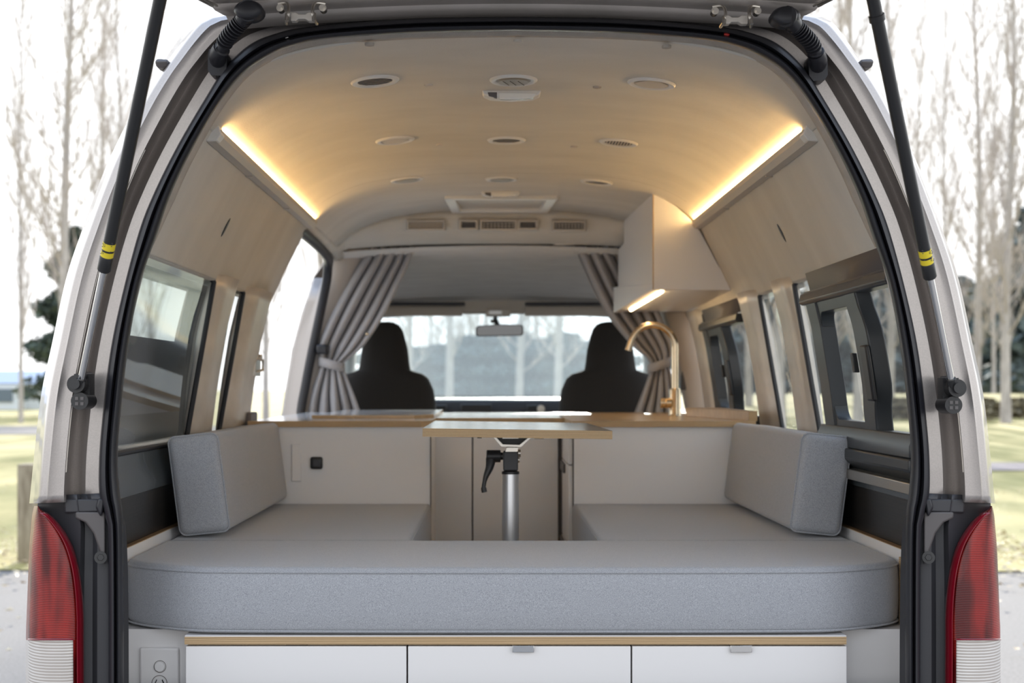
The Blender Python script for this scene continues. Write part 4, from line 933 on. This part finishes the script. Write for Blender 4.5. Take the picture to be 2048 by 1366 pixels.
# drawers facing the aisle, seen edge-on
for z0, z1 in ((-.245, -.135), (-.50, -.25), (-.88, -.505)):
    dr = MB().box(.197, .2115, 4.43, 4.85, z0, z1).build('aisle_drawer', M['laminate'], ru, 0)
    h_ = MB(); h_.box(.190, .198, 4.62, 4.86, z1-.035, z1-.005); h_.build('finger_recess', M['dark2'], dr, 30, .002)
cu = thing('kitchen_unit', (0, 5.3, -.90), 'white double-door cabinet at the end of the aisle behind the table leg', 'cabinet', 'white kitchen cabinets')
MB().box(-.233, .2115, 4.875, 5.80, -.90, TZ-.022).build('cabinet_body', M['groove'], cu, 0)
for a, b in ((846, 943.5), (946.5, 1116)):
    A, B = P(a, 0, 4.86)[0], P(b, 0, 4.86)[0]; MB().box(A, B, 4.858, 4.876, -.89, TZ-.036).build('door', M['laminate'], cu, 30, .0015)
# worktops
def board(mb, poly, z0, z1):   # plan polygon, faces: top/bottom material 0, edge 1
    i0 = len(mb.f); mb.loft([[(x, y, z0) for x, y in poly], [(x, y, z1) for x, y in poly]], 1)
    mb.m[-1] = 0; mb.m[-2] = 0
wt = thing('worktop', (0, 5.1, TZ-.02), 'U-shaped plywood-edged worktop across the kitchen units', 'worktop')
m_ = MB(); board(m_, [(-.799, 4.405), (-.262, 4.405), (-.232, 4.46), (-.232, 4.83), (.2045, 4.83), (.2045, 5.84), (-.80, 5.84)], TZ-.0185, TZ)
m_.build('board', [M['lam_top'], M['ply']], wt, 0)
sb_ = MB(); board(sb_, [(.205, 4.405), (.776, 4.405), (.79, 5.84), (.205, 5.84)], TZ-.0185, TZ); sb_.build('sink_board', [M['oak'], M['ply']], wt, 0)
uf = MB(); a = P(1372, 815, 5.1); b = P(1496, 822, 4.42)
ups = [(a[0], 5.10), (b[0], 4.405), (b[0]+.027, 4.405), (b[0]+.027, 5.10)]
board(uf, ups, TZ, TZ+.031); uf.build('upstand', [M['ply'], M['oak']], wt, 20, .001)
rb = MB(); board(rb, [(-.64, 4.72), (-.30, 4.72), (-.24, 4.86), (-.24, 5.80), (-.64, 5.80)], TZ+.0005, TZ+.0115); rb = tag(rb.build('folding_flap', [M['lam_top'], M['oak']], None, 0), 'thin wood-edged flap lying on the left of the worktop in front of the curtain', 'flap')
sk = MB(); sk.box(.30, .74, 4.55, 5.0, TZ, TZ+.001); 
# tap
tp = thing('kitchen_tap', (.628, 5.2, TZ), 'warm-tinted brushed nickel gooseneck kitchen tap on the right worktop', 'tap')
bx = P(1350, 832, 5.2)[0]; bz = TZ
MB().tube([(bx, 5.2, bz), (bx, 5.2, bz+.008), (bx, 5.2, bz+.095), (bx, 5.2, bz+.100)], [.025, .021, .021, .018], 28).build('tap_body', M['warm_metal'], tp, 40)
top = (VY-650)*5.2/F; rad = .082; cxx = bx-rad
pth = [(bx, 5.2, bz+.09), (bx, 5.2, top-rad)]+[(cxx+rad*math.cos(a), 5.2, top-rad+rad*math.sin(a)) for a in [PI*k/20*1.0 for k in range(1, 21)]]
pth += [(cxx-rad-.006, 5.2, top-rad-.025)]
pth = pth[:2]+[(cxx+rad*math.cos(a), 5.2, top-rad+rad*math.sin(a)) for a in [math.radians(3+ (165-3)*k/22) for k in range(23)]]
lastp = Vector(pth[-1]); dv = (lastp-Vector(pth[-2])).normalized(); pth.append(tuple(lastp+dv*.035))
MB().tube(pth, .0125, 18).build('spout', M['warm_metal'], tp, 60)
h_ = MB(); hz = (VY-806)*5.2/F; h_.tube([(bx-.015, 5.195, hz), (bx-.020, 5.195, hz), (bx-.033, 5.195, hz), (bx-.035, 5.195, hz), (bx-.037, 5.195, hz), (bx-.053, 5.195, hz), (bx-.055, 5.195, hz)], [.018, .0185, .0185, .0165, .0185, .0185, .017], 24); h_.build('lever_handle', M['warm_metal'], tp, 30)
# tall overhead cabinet / hood
oc = thing('overhead_cabinet', (.6, 5.2, .32), 'white angled overhead cupboard above the tap with a light underneath', 'cabinet')
near = [(.4945, .643), (.545, .622), (.590, .594), (.622, .560), (.645, .532), (.712, .410), (.768, .300), (.785, .3195-.0), (.4945, .3215)]
near = [(.4945, .648), (.52, .632), (.575, .600), (.612, .566), (.638, .538), (.655, .515), (.714, .405), (.770, .3185), (.4945, .3215)]
far = [(.4765, .648), (.52, .632), (.575, .600), (.612, .566), (.638, .538), (.655, .515), (.714, .405), (.772, .306), (.4765, .306)]
hb = MB(); hb.loft([[(x, d, z) for x, z in pp] for pp, d in ((near, 4.755), (far, 5.58))])
hb.loft([[(x, d, z) for x, z in pp] for pp, d in ((((.4765, .560), (.70, .43), (.770, .306), (.4765, .306)), 5.58), (((.474, .555), (.70, .43), (.770, .301), (.474, .301)), 5.80))])
hb.build('cupboard_body', M['laminate'], oc, 30, .0015)
MB().box(.4955, .499, 4.7535, 4.756, .3215, .648).build('edge_banding', M['ply'], oc, 0)
lip = MB(); lip.loft([[(x, d, z) for x, z in pp] for pp, d in ((((.4935, .3215), (.4935, .340), (.50, .345), (.5, .3215)), 4.757), (((.460, .300), (.460, .405), (.5, .405), (.5, .300)), 5.86))]); 
lip.build('light_pelmet', M['laminate'], oc, 30, .001)
l2 = MB(); l2.tube([(.532, 4.80, .3165), (.512, 5.66, .3005)], .0055, 8); l2.build('under_light', M['ledtop'], oc)
# table
tb = thing('table', (.015, 3.80, -.90), 'plywood-edged white pedestal table on a single aluminium leg', 'table')
A = [(-.2116, 3.45, -.1035), (.249, 3.45, -.110), (.2316, 4.1, -.108), (-.2066, 4.1, -.1015)]
m_ = MB(); m_.loft([[(x, y, z-.0205) for x, y, z in A], A], 1); m_.m[-1] = 0; m_.m[-2] = 0
m_.build('tabletop', [M['lam_top'], M['ply']], tb, 0)
lx, ld = P(1021, 0, 3.78)[0], 3.78
def LZ(py, d=3.78): return (VY-py)*d/F
lg = MB(); N = 40; secs = []
rr = [.0225*(1-.03*(1 if k % 8 == 0 else 0)) for k in range(N)]
for z in (-.90, LZ(947)): secs.append([(lx+rr[k]*math.cos(2*PI*k/N), ld+rr[k]*math.sin(2*PI*k/N), z) for k in range(N)])
lg.loft(secs); lg.build('leg', M['alu'], tb, 30)
MB().tube([(lx, ld, -.90), (lx, ld, -.895), (lx, ld, -.885)], [.09, .088, .035], 36).build('base_plate', M['alu'], tb, 30)
MB().tube([(lx, ld, LZ(948)), (lx, ld, LZ(943)), (lx, ld, LZ(941)), (lx, ld, LZ(938))], [.0235, .0235, .015, .015], 28).build('collar', M['black'], tb, 40)
MB().box(lx-.0195, lx+.0195, ld-.03, ld+.02, LZ(940), LZ(902)).build('clamp_block', M['dark'], tb, 30, .003, 3)
u = 3.76/F
tr_ = [(-38, 873), (-20, 893), (22, 895), (43, 873), (33, 873), (25, 881), (18, 891), (-17, 889), (-31, 876), (-18, 876), (-16, 877), (18, 877), (20, 874), (-38, 872)]
br = MB(); 
def tz(py): return (VY-py)*3.70/F
outer_ = [(-37, 872), (-19, 893), (20, 894), (43, 872)]; innr = [(-29, 875), (-16, 889), (17, 890), (35, 875)]
br.grid([[(lx+a*u, d, tz(b)) for a, b in pp] for pp, d in ((outer_, 3.70), (outer_, 3.90), (innr, 3.90), (innr, 3.70))], close=True, loop=True)
br.box(lx-.022, lx+.020, 3.70, 3.80, tz(877), tz(874)); br.build('mounting_bracket', M['steel'], tb, 30)
bi = MB(); bi.loft([[(lx+a*u, d, tz(b)) for a, b in innr] for d in (3.73, 3.88)]); bi.build('bracket_core', M['black'], tb, 30)
MB().loft([[(lx-.014, 3.74, LZ(902)), (lx+.017, 3.74, LZ(902)), (lx+.017, 3.80, LZ(902)), (lx-.014, 3.80, LZ(902))], [(lx-.010, 3.74, LZ(894)), (lx+.020, 3.74, LZ(894)), (lx+.020, 3.80, LZ(894)), (lx-.010, 3.80, LZ(894))]]).build('tilt_plate', M['steel'], tb, 30)
lv = MB(); zc_ = LZ(912); lv.tube([(lx-.020, ld-.01, zc_), (lx-.026, ld-.01, zc_), (lx-.027, ld-.01, zc_), (lx-.062, ld-.01, zc_+.0), (lx-.064, ld-.01, zc_)], [.010, .010, .0165, .0165, .014], 22)
hp = catmull([(lx-.052, ld-.012, zc_-.008), (lx-.056, ld-.02, zc_-.03), (lx-.066, ld-.026, zc_-.055), (lx-.071, ld-.028, zc_-.080), (lx-.069, ld-.028, zc_-.094)], 5)
lv.tube(hp, [lerp(.014, .0055, min(1, i/12)) if i < 16 else .0075 for i in range(len(hp))], 14); lv.build('clamp_lever', M['black'], tb, 50, 0)
wn = MB(); wn.tube([(lx+.020, ld-.01, LZ(906)), (lx+.0265, ld-.01, LZ(906))], .010, 18); wn.tube([(lx+.020, ld-.012, LZ(919)), (lx+.0235, ld-.012, LZ(919))], .0075, 18); wn.build('bolt_end', M['steel'], tb)
ft = MB()
for px in (959, 1102): q = P(px, 873, 3.62); ft.tube([(q[0], 3.62, -.125), (q[0], 3.62, -.134)], .006, 12)
ft.build('rubber_stop', M['black'], tb)
q = P(1076, 876, 3.72); lk = MB(); lk.box(q[0]-.010, q[0]+.016, 3.70, 3.76, -.139, -.128); lk.build('lock_tab', M['steel'], tb, 30, .002)
# small black item at the end of the right counter
bk2 = tag(MB().box(.775, .815, 4.42, 4.50, -.150, -.138).build('counter_bracket', M['black'], None, 30, .003), 'small black bracket beside the right end of the worktop', 'bracket')

# ================================================================= OUTSIDE
def ground_y(py): return EZ*F/(py-VY)
asph = vary(mat('asphalt', (.3, .3, .3), .9), (.165, .155, .148), (.24, .228, .218), 60, 6, bump=.4, bscale=120)
t_, b_ = nodes(asph)
grass = vary(mat('winter_grass', (.3, .3, .1), .9), (.23, .22, .065), (.50, .42, .18), .9, 8, (1, .45, 1), .3, .7)
path_m = vary(mat('gravel_path', (.4, .35, .3), .95), (.33, .27, .25), (.42, .36, .33), 2)
hedge_m = vary(mat('dark_foliage', (.05, .07, .04), .85), (.05, .075, .06), (.11, .14, .11), 3, 3)
blue_m = vary(mat('bluish_foliage', (.08, .12, .12), .85), (.06, .10, .10), (.13, .18, .17), 2, 3)
bark_m = vary(mat('flare_paled_bark', (.42, .38, .36), .9), (.34, .31, .29), (.50, .46, .43), 5, 4, (1, 1, .3))  # paled colour stands in for flare washing out the backlit trees
twig_m = mat('flare_paled_twigs', (.45, .40, .36), .9)  # branches paled too, imitating the flare
wood_m = vary(mat('weathered_wood', (.3, .25, .18), .85), (.22, .18, .12), (.36, .31, .22), 8, 6, (3, 3, .6))
g = MB()
xs = [-220, -60, -20, -8, 0, 8, 20, 60, 260]; dy = [13, 16, 20, 28, 36, 42, 46, 50, 60, 80, 140, 300, 420]
def hump(x, y): return (1.05*math.exp(-((y-75)/22)**2)*(1/(1+math.exp(-(x-10)/3)))) if y < 200 else 0
g_xs = [-300, -120, -60, -30, -14, -7, 0, 6, 10, 14, 18, 22, 26, 32, 40, 60, 100, 300]; g_y = [11.45, 14, 20, 30, 40, 48, 54, 60, 66, 72, 78, 84, 92, 105, 130, 200, 420]
g.grid([[(x, y+(.35*math.sin(x*.9)+.2*math.sin(x*2.3) if y < 12 else 0), -EZ+hump(x, y)+(.02 if y > 11.5 else .012)) for x in g_xs] for y in g_y])
tag(g.build('lawn', grass, None, 40), None, None); bpy.data.objects['lawn']['kind'] = 'structure'; bpy.data.objects['lawn']['label'] = 'sunlit yellow-green lawn beyond the car park'
ap = MB(); ap.grid([[(x, y, -EZ) for x in (-60, -20, 0, 20, 60)] for y in (-20, 0, 6, 13)]); ap = ap.build('floor', asph, None, 0); struct(ap, 'grey asphalt car park')
pa = MB(); pa.grid([[(x, y+.6*math.sin(x*.08), -EZ+.035+hump(x, y)) for x in (-120, -60, -30, -12, -5)] for y in (43, 52)]); struct(pa.build('floor', vary(mat('dark_track', (.13, .13, .14), .9), (.10, .10, .11), (.17, .165, .165), 2), None, 0), 'dark track across the lawn')
pa = MB(); pa.grid([[(x, y, -EZ+.04) for x in (5, 12, 30, 80)] for y in (24.5, 27)]); struct(pa.build('floor', path_m, None, 0), 'pale gravel path across the right lawn')
# fallen leaves
leaf_m = vary(mat('fallen_leaves', (.5, .38, .2), .6), (.34, .22, .10), (.75, .66, .48), 1.3)
lf = MB(); rnd = random.Random(3)
for k in range(5200):
    side = rnd.choice((-1, 1)); x = side*rnd.uniform(2.2, 7.5); y = 11.5+rnd.gauss(.9, .8) if rnd.random() < .72 else rnd.uniform(5.5, 22)
    a = rnd.uniform(0, PI); r = rnd.uniform(.018, .04); z = -EZ+.03+rnd.uniform(0, .035); tl_ = rnd.uniform(-.02, .025)
    lf.quad((x+r*math.cos(a), y+r*math.sin(a), z), (x-r*math.sin(a)*.6, y+r*math.cos(a)*.6, z+tl_), (x-r*math.cos(a), y-r*math.sin(a), z), (x+r*math.sin(a)*.6, y-r*math.cos(a)*.6, z+tl_*.5))
tag(lf.build('fallen_leaves', leaf_m, None, 0), 'scatter of dry fallen leaves along the edge of the asphalt', 'leaves', kind='stuff')
# wooden post
p0 = P(34, 0, 11.9)[0]; p1 = P(76, 0, 11.9)[0]
m_ = MB(); m_.box(p0, p1, 11.9, 12.08, -EZ, (VY-929)*11.9/F); tag(m_.build('bollard_post', wood_m, None, 30, .006), 'square weathered timber post at the edge of the asphalt', 'post')
# house
hs = thing('house', (-28, 88, -EZ), 'low white house with pale blue roof on the far left horizon', 'house')
hx0, hx1 = -40.0, -27.3; m_ = MB(); m_.box(hx0, hx1, 88, 96, -EZ, .15); m_.box(-31.5, -28.8, 86.5, 88, -EZ, .05); m_.build('walls', mat('white_render', (.72, .76, .80), .8), hs, 0)
m_ = MB(); m_.prism([(87.4, .12), (92, .95), (96.6, .12)], hx0-.4, hx1+.4, ax='x'); m_.build('roof', mat('blue_roof', (.33, .42, .56), .6), hs, 0)
for x in (-38, -34.5, -30.2): MB().box(x, x+1.1, 86.4 if x > -31 else 87.95, 88.02, -1.0, -.2).build('window', mat('dark_glass', (.12, .16, .2), .2), hs, 0)
# bare poplars
def poplar(seed, H=20, r0=.17, nb=64):
    r = random.Random(seed); tr = MB(); br_ = MB(); bendx = [r.uniform(-.25, .25) for _ in range(4)]
    def axis(z): t = z/H; return Vector((.35*math.sin(t*5+bendx[0]*9)*t+bendx[1]*t, .3*math.sin(t*4+bendx[2]*9)*t, z))
    tr.tube([axis(H*k/16) for k in range(17)], [r0*(1-.93*(k/16))**.9*(1.15 if k == 0 else 1) for k in range(17)], 8)
    for k in range(nb):
        z = lerp(2.2, H*.96, (k/nb)**.85); a = r.uniform(0, 2*PI); L_ = lerp(4.2, 1.0, z/H)*r.uniform(.6, 1.1); b0 = axis(z); up = r.uniform(1.2, 2.2)
        pts = []; dirv = Vector((math.cos(a), math.sin(a), .7)).normalized()
        p = b0.copy(); pts.append(p.copy())
        for j in range(5):
            dirv = (dirv+Vector((r.uniform(-.12, .12), r.uniform(-.12, .12), .16*up))).normalized(); p = p+dirv*L_/5; pts.append(p.copy())
        rb_ = r0*.24*(1-z/H*.6)
        br_.tube(pts, [rb_*(1-.16*j) for j in range(6)], 4, caps=False)
        for j in range(1, 6):
            for q in range(4):
                d2 = (dirv*.9+Vector((r.uniform(-.8, .8), r.uniform(-.8, .8), r.uniform(-.1, .7)))).normalized(); l2_ = L_*r.uniform(.18, .42)
                s0 = pts[j]; mid = s0+d2*l2_*.5+Vector((0, 0, .05*l2_)); br_.tube([s0, mid, s0+d2*l2_+Vector((0, 0, .2*l2_))], [rb_*.5, rb_*.4, rb_*.25], 3, caps=False)
    return tr, br_
protos = []
def mk_poplar(seed, loc, label, **kw):
    t = bpy.data.objects.new('bare_poplar', None); COL.objects.link(t); tag(t, label, 'tree', 'bare poplars on the lawn')
    a, b = poplar(seed, **kw); o1 = a.build('trunk', bark_m, None, 60, keep=True); o2 = b.build('branches', twig_m, None, 60, keep=True); 
    o1.parent = t; o2.parent = t; t.location = loc; return t
spots = [ # px at the trunk, depth, variant, thickness scale, label
 (130, 42, 0, 1.0, 'stout bare poplar left of the van, in front of the dark conifer'), (42, 56, 1, .55, 'thin bare poplar farthest left in the photo'),
 (214, 62, 2, .8, 'bare poplar just left of the upper end of the left strut'), (236, 60, 1, .8, 'bare poplar seen behind the left strut barrel'),
 (300, 75, 2, .6, 'faint bare poplar between the left strut and the roof'), (532, 52, 2, .7, 'bare poplar seen through the open side door'), (645, 60, 0, .6, 'bare poplar seen at the top front corner of the open side door'),
 (819, 70, 1, 1.1, 'bare poplar seen through the windscreen right of the left headrest'), (898, 66, 2, 1.2, 'bare poplar seen through the windscreen left of the mirror'), (975, 95, 0, 1.2, 'bare poplar behind the mirror'), (1038, 68, 1, 1.2, 'bare poplar right of the mirror through the windscreen'),
 (1116, 64, 2, 1.2, 'bare poplar at the right part of the windscreen near the headrest'), (860, 105, 0, 1, 'distant bare poplar left in the windscreen'), (1075, 110, 2, 1, 'distant bare poplar right in the windscreen'), (940, 112, 1, 1, 'distant bare poplar left of the mirror centre'),
 (1455, 55, 1, 1, 'bare poplar through the front right sliding window'), (1497, 65, 0, 1, 'bare poplar behind the second right pillar'), (1560, 50, 2, 1.2, 'bare poplar through the narrow right window'), (1612, 60, 1, 1, 'bare poplar beside the first right pillar'), (1668, 64, 0, 1, 'bare poplar through the far part of the rear right window'),
 (1716, 46, 2, 1, 'bare poplar through the sliding pane of the rear right window'), (1780, 58, 1, 1, 'bare poplar through the near pane of the rear right window'), (1838, 75, 2, .8, 'bare poplar hidden behind the right strut'), (1893, 72, 0, .7, 'thin bare poplar just right of the right strut'),
 (1953, 52, 1, .9, 'bare poplar left of the two beside the right tail light'), (2012, 48, 2, 1.0, 'right-hand stout bare poplar standing on the lawn'), (1988, 80, 0, .7, 'thin bare poplar between the two stout right ones')]
for i, (px, d, v, ts, lab) in enumerate(spots):
    x = P(px, 0, d)[0]; zg = hump(x, d)
    if v not in [p[0] for p in protos]:
        o = mk_poplar(11+v, (x, d, zg), lab, H=21, r0=.17); protos.append((v, o))
    else:
        o = dup(next(p[1] for p in protos if p[0] == v), (x, d, zg)); o['label'] = lab
    o.rotation_euler = (0, 0, random.uniform(0, 6.28)); o.scale = (ts, ts, random.uniform(.9, 1.15)); o.location = (x, d, zg)
# conifers
def conifer(seed, H, R, n, leaf=.16, shape=.8):
    r = random.Random(seed); m_ = MB()
    for k in range(n):
        t = r.random()**.75; z = H*(.08+.92*t); rr_ = R*(1-t)**shape*(.75+.35*math.sin(t*26+r.uniform(-.6, .6)))*math.sqrt(r.uniform(.25, 1)); a = r.uniform(0, 2*PI)
        c = Vector((rr_*math.cos(a), rr_*math.sin(a), z)); u1 = Vector((r.gauss(0, 1), r.gauss(0, 1), r.gauss(0, .6))).normalized()*leaf*r.uniform(.6, 1.4); v1 = Vector((r.gauss(0, 1), r.gauss(0, 1), r.gauss(0, .6))).normalized()*leaf*.7
        m_.quad(tuple(c-u1), tuple(c-v1), tuple(c+u1), tuple(c+v1))
    return m_
def mk_conifer(loc, H, R, n, label, grp, seed=5, leaf=.2, m=hedge_m, shape=.8, name='conifer'):
    t = bpy.data.objects.new(name, None); COL.objects.link(t); tag(t, label, 'tree', grp)
    o1 = conifer(seed, H, R, n, leaf, shape).build('foliage', m, None, 0, keep=True); o1.parent = t
    o2 = MB().tube([(0, 0, 0), (0, 0, H*.9)], [H*.018, H*.004], 8).build('trunk', bark_m, None, 60, keep=True); o2.parent = t; t.location = loc; return t
c1 = mk_conifer((P(150, 0, 70)[0], 70, 0), 9.2, 2.9, 6500, 'dark conifer behind the stout poplar left of the van', None, 5, .25, shape=.55)
cp = mk_conifer((P(1925, 0, 110)[0], 110, .3), 9.5, 4.2, 5200, 'tall dark pine at the left of the far right treeline', 'pines of the far treeline', 8, .36, vary(mat('haze_tinted_pine', (.1, .13, .13), .85), (.09, .125, .13), (.17, .21, .21), 1, 3), .5, 'pine')  # foliage colour lightened and blued in place of atmospheric haze
pines = [(1965, 116, 1.0), (2005, 112, .95), (2075, 84, 1.25), (2045, 108, 1.1), (1870, 120, .95), (1820, 118, .9), (1775, 112, .95), (1730, 120, 1.0), (1690, 112, .85), (1645, 118, .95), (1600, 112, .9), (1560, 120, 1.0), (1520, 115, .9), (1480, 118, .95), (1440, 112, .9), (1400, 118, .9)]
pl_lab = ['second pine from the left in the gap right of the van', 'third pine from the left in the gap right of the van', 'nearest and largest dark pine at the right edge of the photo', 'fourth pine in the gap right of the van', 'pine behind the right rear corner of the van', 'pine seen beyond the right strut foot', 'pine through the near pane of the rear right window', 'pine through the sliding pane of the rear right window', 'pine beyond the black sliding frame of the rear right window', 'pine through the far clear part of the rear right window', 'pine beyond the first right pillar', 'pine through the narrow right window', 'pine beyond the second right pillar', 'pine through the near part of the front right window', 'pine through the front right sliding pane', 'pine beyond the tap']
for (px, d, sc_), lab in zip(pines, pl_lab):
    o = dup(cp, (P(px, 0, d)[0], d, .2), (0, 0, random.uniform(0, 6)), (sc_*1.05, sc_*1.05, sc_)); o['label'] = lab
# hedge bushes ahead of the windscreen
hb_ = mk_conifer((P(770, 0, 74)[0], 74, 0), 3.6, 2.6, 4200, 'bluish bush ahead at the left edge of the windscreen', 'bushes ahead of the van', 21, .2, blue_m, .33, 'bush'); hb_['category'] = 'bush'
for i, px in enumerate((830, 885, 935, 985, 1030, 1080, 1130, 1180, 1225)):
    sc_ = (.95, 1.0, 1.15, 1.1, 1.2, 1.1, 1.15, 1.05, 1.0)[i]
    o = dup(hb_, (P(px, 0, 74+(i % 3)*2)[0], 74+(i % 3)*2, 0), (0, 0, i*1.3), (1.1, 1.1, sc_)); o['label'] = ['bluish bush through the windscreen by the left headrest', 'bluish bush second from the left headrest', 'bluish bush below and left of the mirror', 'bluish bush straight below the mirror', 'bluish bush just right of the mirror', 'bluish bush midway between mirror and right headrest', 'bluish bush by the right headrest', 'bluish bush behind the right headrest', 'bluish bush behind the right seat'][i]
# low brown bushes on the right mound
lb = mk_conifer((P(1905, 0, 50)[0], 50, .0), 1.0, 1.5, 1800, 'low brown bush on the lawn beside the right tail light', 'low bushes on the right lawn', 31, .12, vary(mat('brown_scrub', (.2, .17, .1), .9), (.15, .13, .08), (.28, .24, .15), 2), .3, 'bush'); lb['category'] = 'bush'
for i, px in enumerate((1960, 2040, 1800)):
    o = dup(lb, (P(px, 0, 52)[0], 52, .0), (0, 0, i*2.0), (1.2, 1, 1)); o['label'] = ['low brown bush under the pair of right poplars', 'low brown bush at the right edge of the photo', 'low brown bush seen through the rear right window'][i]
